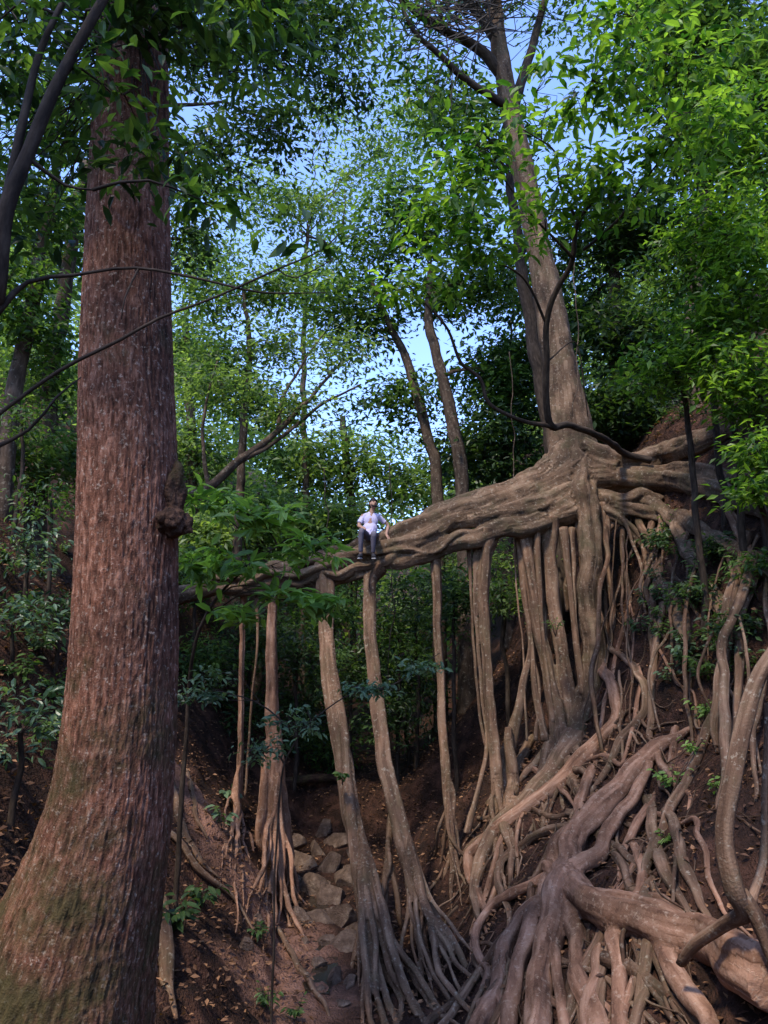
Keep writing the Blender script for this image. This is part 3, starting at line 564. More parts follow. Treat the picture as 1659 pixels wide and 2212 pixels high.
# ---------------- slender stems at far left
tree('slender_tree','thin dark leaning tree at the left edge with long bare branches crossing the big trunk',
 [(-70,820,4.2,.06),(-10,640,4.1,.055),(12,450,4,.048),(62,330,4,.042),(112,200,4,.038),(170,90,4,.032),(260,-60,4,.026)],
 [(180,60,4.2,.45,.3,.25,14),(-20,60,4.5,.5,.4,.35,16),(560,20,4.3,.35,.3,.14,9),(430,430,4.4,.22,.2,.16,7),(660,510,4.2,.1,.08,.04,3),(240,200,4.3,.3,.2,.2,7)],M['darkbark'],M['l_mid'],per=9,cr=.1,L=.13,ratio=.42,fine=True,path=.03,
 limbs=[[(5,470,4,.03),(40,310,4,.026),(85,110,4.1,.022),(160,-40,4.2,.018)],
 [(-20,690,4.1,.026),(60,608,4.2,.013),(160,592,4.2,.011),(290,578,4.2,.009),(430,600,4.2,.008),(560,630,4.2,.006),(705,632,4.2,.003)],
 [(-60,940,4.2,.018),(0,893,4.2,.012),(130,800,4.2,.011),(260,735,4.2,.010),(345,688,4.2,.009),(470,640,4.2,.007),(600,582,4.2,.006),(705,535,4.2,.004),(742,480,4.2,.003),(745,410,4.2,.002)],
 [(300,578,4.2,.006),(270,640,4.2,.005),(262,690,4.2,.003)],[(600,582,4.2,.005),(640,600,4.2,.004),(720,560,4.1,.003)],
 [(-60,990,4.3,.016),(60,930,4.4,.01),(120,860,4.4,.008),(175,815,4.5,.004)],
 [(60,340,4,.016),(140,400,4.1,.01),(200,410,4.1,.005)]],limbr=.3)
g0=G(1400,992);D0=min(16.4,g0[1])
tree('understory_tree','crooked dark small tree with large bright green leaves arching in front of the fig trunk',
 [(1405,995,D0,.08),(1340,970,D0*.8+3,.07),(1280,930,14.2,.066),(1230,915,13.7,.064),(1192,922,13.3,.064),(1180,870,13,.06),(1184,780,12.7,.057),(1180,700,12.4,.053),(1205,620,12.1,.048),(1240,560,11.8,.044),(1250,480,11.5,.04),(1290,420,11,.034),(1320,370,10.6,.026)],
 [(1190,210,10.2,.8,.8,.3,18),(1350,170,10,.95,.8,.36,30),(1040,320,10.4,.7,.7,.25,18),(1460,290,9.8,.8,.7,.34,26),(1250,370,10.4,.9,.7,.26,22),(960,480,10.8,.9,.6,.26,22),(1070,540,11,.8,.6,.24,18),(1370,50,9.6,.8,.7,.3,20),(900,620,11,.7,.5,.25,16),(1180,470,11,.7,.6,.22,14),(1340,430,10.4,.7,.6,.24,16),(1000,400,10.6,.6,.5,.22,12),(1490,120,9.4,.6,.6,.3,18)],
 M['darkbark'],M['l_bright'],per=12,cr=.2,L=.215,ratio=.42,style='spray',fine=True,bias=.06,path=.08,flat=.3,ground=False,
 limbs=[[(1192,922,13.3,.045),(1120,905,12.9,.034),(1055,870,12.6,.032),(1035,815,12.4,.03),(995,780,12.2,.028),(965,710,12,.024),(905,640,11.8,.018),(860,590,11.6,.012)],
 [(1240,560,11.8,.03),(1180,500,11.5,.022),(1120,430,11.2,.018),(1060,340,10.8,.012)],
 [(1250,480,11.5,.026),(1210,400,11,.02),(1200,330,10.7,.016),(1130,280,10.4,.01)],
 [(1180,700,12.4,.026),(1130,600,12,.02),(1060,560,11.6,.016),(980,510,11.2,.01)],
 [(1260,540,11.7,.026),(1340,470,11.2,.02),(1400,380,10.6,.016),(1460,300,10,.01)],
 [(1184,780,12.7,.018),(1240,740,12.9,.013),(1260,820,13,.011),(1270,900,13.2,.01)]],limbr=.3)
hs=[(1620,300,11.5,1.1,.9,.9,84),(1560,480,11.5,1.0,.9,.8,84),(1640,600,11,.9,.8,.9,80),(1540,700,11.5,.9,.8,.7,76),(1450,800,12,.8,.8,.45,50),(1610,820,11,.9,.8,.6,76),(1660,960,10.5,.5,.5,.4,34),(1490,590,12.5,.9,.8,.7,60),(1630,1060,10.3,.35,.35,.2,14)]
for k,(px,py,d,a,b_,c_,n) in enumerate(hs):
    lab=['tall bright green shrub at the top of the right hillside','bright green bush below the tallest shrub at right','leafy bush against the right picture edge halfway up the hillside','glossy green bush hanging over the slope beside the fig','low spreading green bush nearest the fig trunk base','dense green bush with drooping twigs above the fig buttress roots','small green bush low on the right edge of the slope','darker bush behind the bright shrubs on the right slope','lowest little bush on the right slope above the roots'][k]
    tree('hillside_shrub',lab,[(px+40,py+160,d+.6,.05),(px+20,py+60,d+.4,.04),(px,py,d+.2,.03)],[(px,py,d,a,b_,c_,n)],M['darkbark'],M['l_bright'] if k!=7 else M['l_mid'],per=24,cr=.18,L=.155,ratio=.42,cat='shrub',bias=-.05 if k<2 else .05,group='shrubs on the right hillside',flat=.45)
def bt(label,tr,bl,leaf='l_mid',bark='bgbark',L=.25,per=46,cr=.42,**k):
    tree('forest_tree',label,tr,bl,M[bark],M[leaf],per=per,cr=cr,L=L,group='trees behind the root bridge',**k)
bt('pale leaning trunk left of the brown one behind the bridge',[(945,1060,24,.19),(925,950,24,.17),(880,780,24,.145),(840,700,24,.11),(800,600,24,.07)],[(800,560,24,2.0,1.5,1.2,40),(720,660,24,1.6,1.5,1.0,34),(850,860,24.5,1.6,1.2,1.0,36),(790,720,24.5,1.4,1.2,.8,26)],path=.03)
bt('brown slightly bent trunk just right of the pale leaning one',[(1000,1070,23,.22),(975,900,23,.2),(942,760,23,.17),(925,690,23,.14),(930,580,23,.1)],[(960,480,23,2.2,1.5,1.3,52),(1060,620,23,1.8,1.5,1.2,50),(850,440,23,1.3,1.3,.9,26),(1070,820,24,1.7,1.5,1.4,60),(950,640,24,1.3,1.2,.8,24)],path=.03)
bt('slim upright grey tree between the big trunk and the pale one',[(520,1030,22,.13),(530,860,22,.12),(540,750,22,.09),(525,620,22,.05)],[(470,640,22,1.4,1.2,1.1,42),(580,600,22,1.2,1.2,.8,28),(450,800,22,1.2,1.2,1.1,44),(600,740,22,1.3,1.2,.8,28),(560,880,23,1.2,1,.8,30)],leaf='l_far',L=.21)
bt('tree leaning right with bare diagonal limbs left of the seated person',[(380,1110,19,.13),(450,1060,19,.12),(520,995,19,.11),(600,930,19,.08),(680,850,19,.05),(740,780,19,.03)],[(720,760,19,.9,.9,.5,18),(640,880,19,.9,.9,.5,18),(500,840,19.5,1.2,1,.7,30)],leaf='l_far',L=.18,limbs=[[(520,995,19,.07),(590,960,19,.055),(690,880,19,.04),(780,830,19,.02)],[(600,930,19,.06),(620,840,19,.04),(700,720,19,.02)],[(450,1060,19,.06),(440,900,19,.04),(470,780,19,.02)]])
bt('mossy grey trunk on the far left bank',[(15,1000,14,.16),(40,800,14,.15),(80,600,14,.13),(120,380,14,.11)],[(60,420,14,1.3,1.2,1.0,50),(20,650,13.5,.9,.9,.9,36),(130,250,14,1.2,1,.8,50),(90,740,14.5,.8,.8,.8,20)],leaf='l_mid',cr=.3,L=.17)
bt('second grey trunk beside the mossy one on the left bank',[(90,1010,16,.2),(115,800,16,.18),(140,600,16,.16),(190,350,16,.13)],[(110,520,16.5,1.3,1.2,1.0,60),(90,820,16,1.0,.9,1.0,34),(170,1000,16,.8,.9,.9,34),(20,980,15,.8,.8,.7,34)],leaf='l_far',cr=.3,L=.18)
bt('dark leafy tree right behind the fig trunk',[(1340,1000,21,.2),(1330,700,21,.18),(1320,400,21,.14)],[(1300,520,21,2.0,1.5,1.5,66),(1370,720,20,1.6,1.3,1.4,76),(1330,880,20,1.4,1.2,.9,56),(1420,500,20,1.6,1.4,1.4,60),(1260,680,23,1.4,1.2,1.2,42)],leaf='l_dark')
bt('tall tree in the upper right corner with dark foliage',[(1500,700,17,.2),(1520,400,17,.17),(1540,100,17,.14)],[(1560,60,16,2.0,1.5,1.3,70),(1480,180,17,1.6,1.4,1.2,50),(1640,180,15,1.2,1.2,1.2,60),(1420,20,18,1.8,1.5,1.0,40),(1560,330,17,1.6,1.2,1.2,60)],leaf='l_mid')
bt('tall tree arching dark leaves across the top beside the big trunk',[(300,1000,13,.15),(300,600,13,.13),(310,300,13,.12),(340,80,13,.1),(420,-100,13,.08)],[(440,90,13,1.0,1.2,.9,50),(600,100,13.5,1.3,1.1,.9,44),(720,50,14,1.1,1,.6,34),(600,270,13.5,1.1,1,.6,30),(450,330,13,.8,.8,.7,26),(740,190,14,.7,.7,.4,14),(560,-20,13,1.2,1,.6,36),(400,520,13,.4,.6,.6,14)],leaf='l_dark',cr=.27,L=.165,per=42)
bt('green tree filling the gap left of centre behind the slim trunks',[(420,1120,27,.2),(410,900,27,.18),(400,700,27,.14)],[(420,980,27,1.6,1.5,1.6,56),(400,760,27,1.6,1.5,1.5,50),(430,560,27,1.5,1.3,1.2,42),(400,400,27,1.3,1.3,1.2,30)],leaf='l_far')
bt('sunlit yellowish tree low behind the seated person',[(760,1150,32,.2),(750,1000,32,.18),(740,900,32,.12)],[(760,1000,32,2.2,2,1.6,60),(640,1010,31,2,1.8,1.6,60),(880,1020,33,2,1.8,1.5,50)],leaf='l_far',L=.3,bias=.2)
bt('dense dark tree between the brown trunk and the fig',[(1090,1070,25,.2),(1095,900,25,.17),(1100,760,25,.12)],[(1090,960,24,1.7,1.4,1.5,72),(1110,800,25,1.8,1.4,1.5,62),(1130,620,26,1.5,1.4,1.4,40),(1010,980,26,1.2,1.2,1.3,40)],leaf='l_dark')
bt('bushy tree whose crown sits behind the left end of the bridge',[(560,1250,24,.15),(560,1150,24,.13),(560,1060,24,.1)],[(560,1120,24,2.0,1.5,1.1,70),(720,1130,25,1.4,1.4,.9,46),(440,1170,23,1.2,1.2,1.0,46)],leaf='l_far',bias=.15)
bt('high open crown near the centre of the sky gap',[(660,1080,30,.13),(655,800,30,.11),(665,500,30,.08)],[(660,460,30,2.2,2,1.4,38),(790,350,30,2.2,2,1.5,34),(540,430,29,2.0,2,1.3,38),(700,620,30,1.8,1.8,1.1,32),(900,280,30,1.8,1.6,1.3,24),(700,240,30,1.8,1.6,1.,14)],leaf='l_far',cr=.5,L=.25,per=50)
bt('second fig stem rising dark behind the main fig trunk',[(1200,1010,18.6,.22),(1172,850,18.6,.2),(1147,700,18.6,.18),(1122,540,18.6,.15),(1100,380,18.6,.11)],[(1060,300,19,1.6,1.3,1.2,34),(960,210,19,1.4,1.2,.9,22)],bark='darkbark',leaf='l_mid')
us=[(430,1420,20),(540,1360,22),(640,1400,21),(720,1330,23),(640,1530,22),(760,1450,22),(860,1380,22),(900,1300,22),(980,1300,20),(1090,1260,19),(840,1560,22),(480,1560,21),(700,1610,23),(880,1480,23),(420,1250,20),(760,1230,26),(1010,1200,24),(640,1260,25)]
names=['at the far left','behind the thin left column','left of the front columns','high up','low down','between the front columns','right of the front columns','near the bridge underside','beside the thin straight column','under the fig side of the bridge','low behind the second column','near the left bank','at the valley floor','deep in the shade right of centre','just right of the big trunk','under the middle of the bridge','behind the fig columns','behind the leafy sapling']
for k,(px,py,d) in enumerate(us):
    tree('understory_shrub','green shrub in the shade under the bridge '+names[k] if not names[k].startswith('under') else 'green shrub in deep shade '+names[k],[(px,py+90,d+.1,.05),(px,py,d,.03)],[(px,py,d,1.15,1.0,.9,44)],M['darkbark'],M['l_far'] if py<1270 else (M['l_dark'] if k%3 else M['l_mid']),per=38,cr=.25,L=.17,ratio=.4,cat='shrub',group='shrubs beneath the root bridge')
for k,(px,py,d,lf,lb) in enumerate([(60,1180,11,'l_cool','small fern green bush on the left bank behind the big trunk'),(110,1080,12,'l_mid','bush higher up the left bank beside the trunk'),(30,1330,10,'l_cool','pale leafy bush at the left edge of the bank'),(120,1330,11,'l_dark','dark bush hugging the left side of the big trunk'),(50,900,13,'l_mid','tall bush near the left edge at mid height'),(40,1560,8,'l_cool','low sprig of leaves near the foot of the left bank')]):
    tree('bank_shrub',lb,[(px,py+60,d+.1,.03),(px,py,d,.02)],[(px,py,d,.6,.6,.4,20)],M['darkbark'],M[lf],per=18,cr=.16,L=.12,ratio=.38,fine=True,cat='shrub',group='shrubs on the left bank',bias=-.1)
for k,(px,py,s,lf) in enumerate([(1540,1200,.35,'l_dark'),(1640,1240,.35,'l_mid'),(1500,1290,.35,'l_dark'),(1600,1370,.35,'l_dark'),(1430,1180,.25,'l_dark'),(1470,900,.5,'l_dark'),(1400,890,.4,'l_mid'),(1590,890,.4,'l_dark'),(1340,960,.3,'l_dark')]):
    p=G(px,py);d=p[1]-.15
    tree('bank_shrub',['dark shrub right of the fig buttress roots','green shrub by the right edge above the freestanding root','dark little shrub among the hanging rootlets','low dark shrub above the round leaved plants','dark shrub under the buttress roots','dark shrub above the long buttress root','green shrub where the crooked tree leans out','dark shrub behind the rightmost buttress','dark shrub tucked against the fig trunk foot'][k],[(px,py+15,d+.1,.02),(px,py-10,d,.015)],[(px,py-15,d-.1,s,s*.7,s*.7,24)],M['darkbark'],M[lf],per=18,cr=.14,L=.12,ratio=.4,cat='shrub',group='dark shrubs on the right bank',ground=False)
tree('sapling','leafy sapling with whorled pale green leaves in front of the left end of the bridge',
 [(400,1560,10.6,.03),(420,1400,10.2,.022),(470,1290,9.8,.018),(540,1220,9.5,.014),(600,1180,9.3,.01)],
 [(450,1090,9.5,.45,.5,.2,18),(560,1120,9.2,.55,.5,.22,26),(680,1180,9,.4,.4,.16,15),(540,1225,9.2,.55,.5,.14,16),(440,1220,9.4,.4,.3,.3,22),(690,1310,9,.3,.3,.16,13),(500,1330,9.2,.45,.3,.14,12),(610,1280,9.1,.35,.3,.1,9)],
 M['darkbark'],M['l_lime'],per=7,cr=.05,L=.23,ratio=.33,style='whorl',fine=True,cat='sapling',path=.04,bias=.05,limbr=.5)
tree('sapling','fine leaved spray of a thin shrub in front of the hanging columns',[(600,1760,9.6,.012),(640,1600,9.5,.009),(740,1510,9.4,.008),(850,1480,9.3,.006),(950,1410,9.3,.004)],
 [(800,1490,9.4,.4,.2,.07,26),(910,1440,9.3,.25,.15,.08,16),(640,1560,9.5,.35,.2,.2,20),(440,1480,9.6,.4,.3,.25,26),(560,1620,9.6,.35,.2,.15,16)],M['darkbark'],M['l_cool'],per=10,cr=.07,L=.09,ratio=.42,fine=True,cat='sapling',path=.03,bias=.05)
def plant(px,py,h,n,L,ratio,mat,label,d=None,per=7,name='plant',group=None):
    p=G(px,py) if d is None else W(px,py,d)
    e_=empty(name,tuple(p),label,'plant',group);ms=MB();ml=MB()
    for i in range(n):
        az=rng.uniform(0,6.28);lean=rng.uniform(.2,.8);t=p+np.array([math.cos(az)*lean*h,math.sin(az)*lean*h-.1,h*rng.uniform(.6,1)])
        m=(p+t)/2+[0,0,.15*h];tube(ms,[[*(p-[0,0,.05]),.006],[*m,.005],[*t,.003]],5,.06,0)
        s=spline([[*p],[*m],[*t]],.05);k=per;idx=np.linspace(len(s)*.35,len(s)-1,k).astype(int);q=s[idx];a2=az+np.where(np.arange(k)%2,1,-1)*rng.uniform(.6,1.3,k);a2[-1]=az
        ax=np.stack([np.cos(a2),np.sin(a2),rng.normal(-.15,.25,k)],-1)
        add_leaves(ml,q,ax,np.array([0,-.5,1])+rng.normal(0,.3,(k,3)),L*rng.uniform(.7,1.15,k),ratio,np.clip(rng.normal(.55,.2,k),0,1),True)
    part('stem',ms,M['twig'],e_);part('leaves',ml,mat,e_,smooth=False)
plant(500,1740,.55,4,.3,.42,M['l_cool'],'broad leaved plant on the left path beside the stocky column')
plant(480,1790,.4,3,.22,.42,M['l_cool'],'shorter broad leaved plant at the foot of the left path')
plant(395,2010,.4,6,.2,.4,M['l_dark'],'dark broad leaved plant at the right foot of the big trunk')
plant(440,1960,.35,6,.2,.35,M['l_dark'],'dark drooping plant on the bank next to the big trunk')
plant(560,2030,.3,5,.15,.4,M['l_dark'],'small dark plant overhanging the stream bank')
plant(580,2190,.35,7,.11,.35,M['l_mid'],'small fern at the bottom edge below the stream bank')
plant(640,2200,.25,5,.1,.35,M['l_mid'],'tiny fern at the bottom edge right of the bigger fern')
plant(1480,1440,.45,12,.13,.7,M['l_cool'],'round leaved pale plant hanging on the right bank')
plant(1540,1400,.45,10,.12,.7,M['l_mid'],'round leaved plant on the right bank behind the pale one')
plant(1440,1480,.35,7,.12,.7,M['l_cool'],'lower left patch of round leaves on the right bank')
plant(1520,1560,.35,8,.11,.45,M['l_lime'],'light green seedling on the red soil of the right bank')
plant(1450,1710,.35,8,.11,.45,M['l_lime'],'bright lime seedling among the roots on the right bank')
plant(1430,1830,.25,5,.09,.5,M['l_lime'],'lowest lime seedling sprouting between the big roots')
plant(1550,1720,.25,5,.09,.5,M['l_lime'],'lime seedling near the free standing root at right')
plant(1590,1450,.4,8,.13,.6,M['l_cool'],'broad leaved plant behind the top of the free standing root')
plant(1500,1640,.3,7,.1,.45,M['l_lime'],'lime seedling halfway down the red soil patch')
plant(1200,1370,.35,6,.1,.3,M['l_mid'],'fern like tuft growing on the fig columns',d=15.2)
plant(740,1690,.2,3,.12,.7,M['l_mid'],'small leafy sprig sprouting from the front column',d=13.9)
for k,(px,py) in enumerate([(40,1480),(90,1420),(120,1520),(20,1660),(70,1620),(100,1260),(30,1240),(130,1200)]):
    plant(px,py,.45,6,.16,.35,M['l_cool'] if k%2 else M['l_mid'],'narrow leaved fern on the shady left bank',group='ferns on the left bank',name='fern',per=9)
for k in range(26):
    px=rng.uniform(1380,1655);py=rng.uniform(1130,1520)
    plant(px,py,.45,6,.13,.4,M['l_dark'] if k%2 else M['l_mid'],'dark leafy tuft on the steep soil right of the fig',group='leafy tufts on the steep right bank',name='fern',per=9)
mb=MB();n=560;y=rng.uniform(29,60,n);x=rng.uniform(-1,1,n)*y*.62;hh=rng.uniform(0,1,n)**1.3*8;C=np.stack([x,y,H(x,y)+hh],-1)
clump_leaves(mb,C,90,.85,.46,.5,bias=.15);solo('distant_forest',mb,[M['l_far']],(0,0,0),'far off forest slopes of blended green foliage closing the valley','forest',kind='stuff',smooth=False)
mb=MB();a=G(620,1700);b_=G(735,1690);tube(mb,[[*(a+[-.2,0,.1]),.12],[*((a+b_)/2+[0,0,.16]),.11],[*(b_+[.2,0,.12]),.1]],16,.08,.25,3,3)
solo('fallen_log',mb,M['burl'],tuple(a),'mossy brown log lying across the ledge behind the stones','log')
for k,L_ in enumerate([[(370,1690,.06),(390,1780,.07),(430,1860,.06),(490,1920,.05)],[(395,1650,.05),(420,1750,.05),(455,1830,.04)],[(365,1800,.05),(420,1880,.05),(500,1950,.04),(560,2040,.04)],[(340,1950,.1),(360,2080,.1),(380,2200,.11)],[(600,2010,.04),(660,2110,.05),(720,2200,.06)]]):
    mb=MB();g=conform(gpts(L_,.4),.3);tube(mb,g,10,.07,.25,3,seed=30+k,path=.08)
    solo('exposed_root',mb,M['figcol'],tuple(g[0][:3]),['thick exposed root at the top of the left path','thinner exposed root beside it on the left path','long root running down the left bank toward the stones','pale root stump beside the foot of the big trunk','low root along the stream edge at the bottom'][k],'root')
for k,(px,y0,y1,d) in enumerate([(842,1000,1480,19),(700,1010,1300,18.5),(1100,760,1150,18),(1240,540,900,16)]):
    mb=MB();tube(mb,[at((px,y0,d,.012)),at((px+8,(y0+y1)/2,d,.012)),at((px-4,y1,d,.01))],6,.15,0,3,path=.15)
    solo('hanging_vine',mb,M['bgbark'],tuple(at((px,y0,d,0))[:3]),['long thin vine hanging just right of the person','short vine left of the front columns','vine hanging near the dark tree left of the fig','vine beside the fig trunk'][k],'vine')
bz=float(H(-5.5,-2));e=empty('forest_tree',(-5.5,-2,bz),'unseen tree added left of the viewpoint, its crown shading and dappling the ravine','tree','unseen trees added for shade')  # added out-of-frame tree: its crown dapples the sun and dims the sky light
mb=MB();tube(mb,[[-5.5,-2,bz-.3,.5],[-5.3,-1.8,3,.4],[-4.8,-.5,8,.32],[-4,1.5,11.5,.22]],16,.2,.12,2,3);part('trunk',mb,M['bgbark'],e)
mbc=MB();C=np.vstack([blob_pts((-4.5,1.5,11.5),(3.4,3.6,1.0),40),blob_pts((-1.0,3.2,12.8),(3.2,3.2,1.0),32),blob_pts((-6,5.,12.2),(2.4,2.4,1.),18)])
for q in C: stick(mbc,(-4,1.5,11.3),q,.05,.01,1,.08)
clump_leaves(mbc,C,34,.42,.26,.5);part('crown',mbc,[M['l_mid'],M['twig']],e,smooth=False)
# ---------------- person
S0=W(800,1163,15.72)
pe=empty('person',tuple(S0),'person in a pale shirt and grey trousers sitting on the root bridge, looking up','person')
def X(p):return [S0[0]+p[0],S0[1]+p[1],S0[2]+p[2]]
def ptube(mb,L,seg=14,step=.02):tube(mb,[X(p[:3])+[p[3]] for p in L],seg,step,0)
def rotm(yaw,pit,roll):
    cy,sy=math.cos(yaw),math.sin(yaw);cx,sx=math.cos(pit),math.sin(pit);cz,sz=math.cos(roll),math.sin(roll)
    return np.array([[cy,-sy,0],[sy,cy,0],[0,0,1]])@np.array([[1,0,0],[0,cx,-sx],[0,sx,cx]])@np.array([[cz,0,sz],[0,1,0],[-sz,0,cz]])
Rh=rotm(.45,-.3,.1);hc=np.array([.06,.03,.735])
skinm=plain('skin',(.36,.21,.15),.5,.06);shirt=plain('shirt_cloth',(.52,.48,.66),.9,.05);trous=plain('trouser_cloth',(.11,.10,.13),.9,.15);shoe=plain('shoe_cloth',(.02,.02,.025),.7);sole=plain('sole_rubber',(.45,.45,.48),.7);hairm=plain('hair',(.012,.009,.008),.5)
mb=MB()
def headfn(V,D):
    V=V.copy();jaw=np.clip(-D[:,2],0,1);V[:,0]*=1-.35*jaw**1.5;V[:,1]-=.018*jaw*(D[:,1]<0)
    V[:,1]+=np.where(D[:,1]<0,.012*np.clip(-D[:,1],0,1),0)
    for sx in(-1,1):V[:,1]+=.012*np.exp(-(((D[:,0]-sx*.4)/.2)**2+((D[:,2]-.08)/.15)**2))*(D[:,1]<0)
    return V
ellipsoid(mb,X(hc),(.075,.095,.115),Rh,40,30,fn=headfn)
def hp(a,b,c):return hc+Rh@np.array([a,b,c])
ptube(mb,[[*hp(0,-.088,.022),.009],[*hp(0,-.104,-.01),.012],[*hp(0,-.106,-.022),.015]],10,.006)
ptube(mb,[[*hp(-.02,-.087,-.055),.008],[*hp(0,-.095,-.055),.010],[*hp(.02,-.087,-.055),.008]],8,.006)
for s in(-1,1):ellipsoid(mb,X(hp(s*.075,.005,.0)),(.012,.02,.032),Rh,14,10)
ptube(mb,[[.02,.06,.53,.06],[.035,.055,.6,.052],[.055,.045,.67,.052]])
arms=[[(.155,.07,.50,.048),(.25,.12,.41,.044),(.36,.15,.31,.038),(.355,.12,.2,.035),(.33,.08,.09,.027)],
      [(-.145,.06,.50,.048),(-.20,.03,.39,.044),(-.235,-.03,.26,.038),(-.20,-.13,.22,.034),(-.14,-.24,.17,.026)]]
for a in arms:ptube(mb,a)
ptube(mb,[(.0,.03,.2,.085),(.0,.05,.4,.09),(.01,.06,.51,.07)])
def hand(w,dirv,up,side):
    w=np.array(w,float);dv=nz(np.array(dirv,float));up=nz(np.array(up,float));sd=nz(np.cross(dv,up))
    for i,(o,l) in enumerate(((-.03,.068),(-.010,.078),(.010,.073),(.029,.058))):
        a=w+dv*.03+sd*o*.5;k=w+dv*.085+sd*o;m=k+dv*l*.5-up*.008;t=k+dv*l*.92-up*.03
        ptube(mb,[[*a,.012],[*k,.011],[*m,.009],[*t,.0075]],8,.008)
    b=w+dv*.02-side*sd*.02;m=w+dv*.055-side*sd*.05-up*.005;t=w+dv*.085-side*sd*.06-up*.018
    ptube(mb,[[*b,.014],[*m,.011],[*t,.009]],8,.008)
    ptube(mb,[[*w,.024],[*(w+dv*.05),.028],[*(w+dv*.08),.024]],10,.01)
hand((.33,.08,.09),(.35,-.5,-.55),(.3,-.2,.9),1)
hand((-.14,-.24,.17),(.2,-.9,-.15),(.1,.2,1),-1)
ptube(mb,[(-.17,-.40,.0,.045),(-.185,-.33,-.37,.034),(-.185,-.36,-.42,.034)]);ptube(mb,[(.08,-.42,-.05,.045),(.07,-.31,-.37,.034),(.07,-.34,-.42,.034)])
body=part('body',None,skinm,pe,me=fuse(mb,.0065,2,'body',S0))
mb=MB();ellipsoid(mb,X((0.005,.055,.39)),(.155,.105,.165),None,30,20);ellipsoid(mb,X((0,.035,.21)),(.145,.11,.17),None,30,20)
ptube(mb,[(0,.02,.03,.135),(0,.035,.16,.13)]);ptube(mb,[(-.135,.06,.49,.055),(0,.065,.52,.072),(.145,.07,.49,.055)])
ptube(mb,[(.14,.07,.49,.062),(.22,.105,.43,.062),(.3,.135,.36,.064)]);ptube(mb,[(-.13,.06,.49,.062),(-.18,.035,.42,.061),(-.225,-.01,.32,.063)])
ptube(mb,[(.01,.065,.52,.075),(.02,.06,.56,.061)])
part('shirt',None,shirt,pe,me=fuse(mb,.009,2,'shirt',S0,rough=.028,rfq=8))
mb=MB();ptube(mb,[(-.06,.02,.05,.115),(.06,.02,.05,.115)]);
ptube(mb,[(-.08,.0,.05,.095),(-.13,-.2,.08,.08),(-.17,-.40,.08,.064),(-.175,-.41,.0,.06),(-.18,-.37,-.18,.056),(-.185,-.335,-.33,.05)])
ptube(mb,[(.08,.0,.05,.095),(.085,-.2,.04,.08),(.08,-.41,.01,.064),(.078,-.42,-.05,.06),(.072,-.37,-.2,.056),(.07,-.32,-.34,.05)])
part('trousers',None,trous,pe,me=fuse(mb,.01,2,'trousers',S0,rough=.024,rfq=8))
for (x,y,z,yw) in((-.19,-.36,-.44,.2),(.07,-.34,-.44,-.15)):
    dv=np.array([-math.sin(yw),-math.cos(yw),-.12])
    mb=MB();c=np.array([x,y,z]);ptube(mb,[[*(c-dv*.05),.042],[*(c+dv*.04),.046],[*(c+dv*.12),.04],[*(c+dv*.17),.032]]);ptube(mb,[[*(c+[0,.02,.06]),.045],[*c,.045]])
    sh=part('shoe',None,shoe,pe,me=fuse(mb,.009,2,'shoe',S0))
    mb=MB();ellipsoid(mb,X(c+dv*.055+[0,0,-.036]),(.047,.14,.018),rotm(-yw,.12,0),24,10);part('sole',mb,sole,sh)
mb=MB()
def hairfn(V,D):
    V=V.copy();low=(D[:,2]<.1)&(D[:,1]<.25);V[low]*=.84
    f=(D[:,1]<-.45)&(D[:,2]<.38);V[f]*=.84
    return V*(1+.03*fbm(D*9,2,3))[:,None]
ellipsoid(mb,X(hp(0,.006,.016)),(.089,.110,.130),Rh,48,36,fn=hairfn);part('hair',mb,hairm,pe)
mb=MB();ptube(mb,[[*hp(-.06,-.035,-.05),.012],[*hp(-.045,-.075,-.085),.016],[*hp(0,-.098,-.098),.018],[*hp(.045,-.075,-.085),.016],[*hp(.06,-.035,-.05),.012]],10,.008)
ptube(mb,[[*hp(-.025,-.095,-.043),.005],[*hp(0,-.106,-.04),.006],[*hp(.025,-.095,-.043),.005]],8,.006);part('beard',mb,hairm,pe)
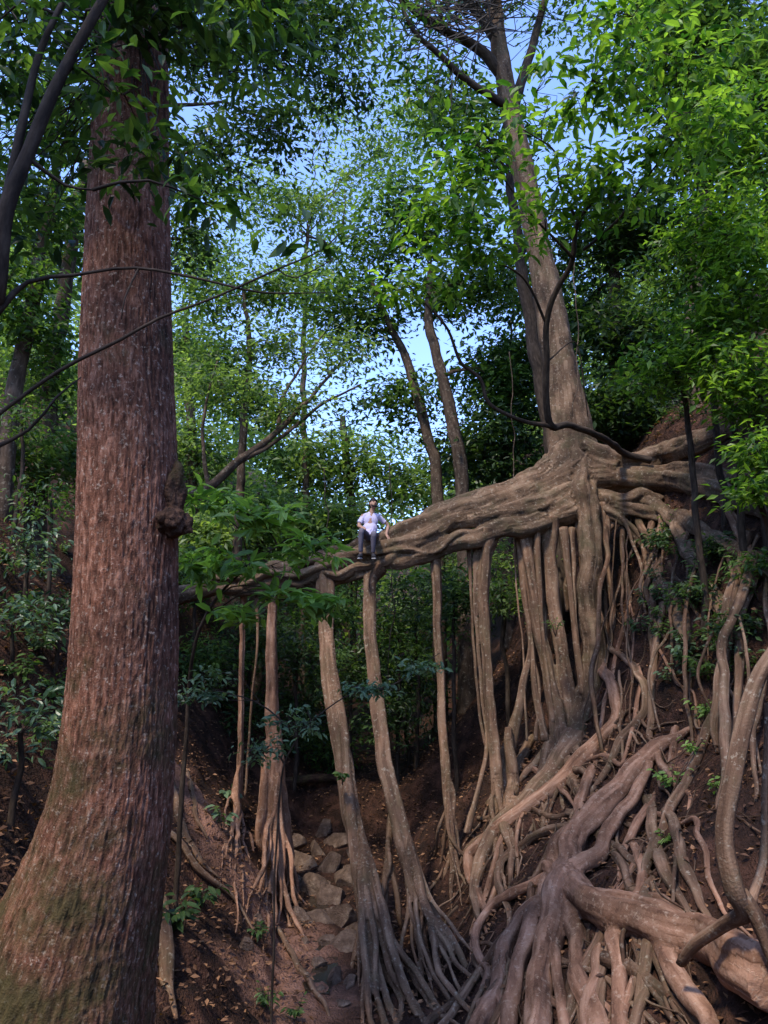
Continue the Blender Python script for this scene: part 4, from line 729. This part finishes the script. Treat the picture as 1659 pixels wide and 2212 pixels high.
for s in(-1,1):
    mb=MB();ellipsoid(mb,X(hp(s*.030,-.08,.014)),(.012,.007,.006),Rh,12,8);part('eye',mb,hairm,pe)
    mb=MB();ptube(mb,[[*hp(s*.016,-.091,.034),.003],[*hp(s*.032,-.089,.038),.0035],[*hp(s*.048,-.079,.034),.0025]],6,.006);part('eyebrow',mb,hairm,pe)
mb=MB();ptube(mb,[[*hp(-.02,-.096,-.055),.002],[*hp(0,-.1045,-.055),.003],[*hp(.02,-.096,-.055),.002]],6,.006);part('lips',mb,plain('lips',(.25,.09,.08)),pe)
# ---------------- camera / light
cam=bpy.data.cameras.new('camera');co=bpy.data.objects.new('camera',cam);COL.objects.link(co);co.rotation_euler=(math.radians(90)+PT,0,0)
cam.sensor_fit='VERTICAL';cam.sensor_height=24;cam.lens=12/(1106/F);cam.clip_end=1500;SC.camera=co
EL=math.radians(56);RO=math.radians(212)
w=bpy.data.worlds.new('World');SC.world=w;w.use_nodes=True;nt=w.node_tree;bg=nt.nodes['Background']
sk=nt.nodes.new('ShaderNodeTexSky');sk.sky_type='NISHITA';sk.sun_disc=False;sk.sun_elevation=EL;sk.sun_rotation=RO;sk.air_density=1.1;sk.dust_density=.4;sk.ozone_density=1.5
gm=nt.nodes.new('ShaderNodeMixRGB');gm.blend_type='MULTIPLY';gm.inputs[0].default_value=1;gm.inputs[2].default_value=(2.6,2.75,3.5,1)
nt.links.new(sk.outputs[0],gm.inputs[1]);nt.links.new(gm.outputs[0],bg.inputs[0]);bg.inputs[1].default_value=.15
sl=bpy.data.lights.new('sun','SUN');sl.energy=5.0;sl.angle=math.radians(6);sl.color=(1,.9,.75);so=bpy.data.objects.new('sun',sl);COL.objects.link(so)
d=Vector((math.sin(RO)*math.cos(EL),math.cos(RO)*math.cos(EL),math.sin(EL)));so.rotation_euler=d.to_track_quat('Z','Y').to_euler()
SC.view_settings.view_transform='Standard';SC.view_settings.look='None';SC.view_settings.exposure=0
print('BUILD',time.time()-T0,'tris',sum(len(m.polygons) for m in bpy.data.meshes))
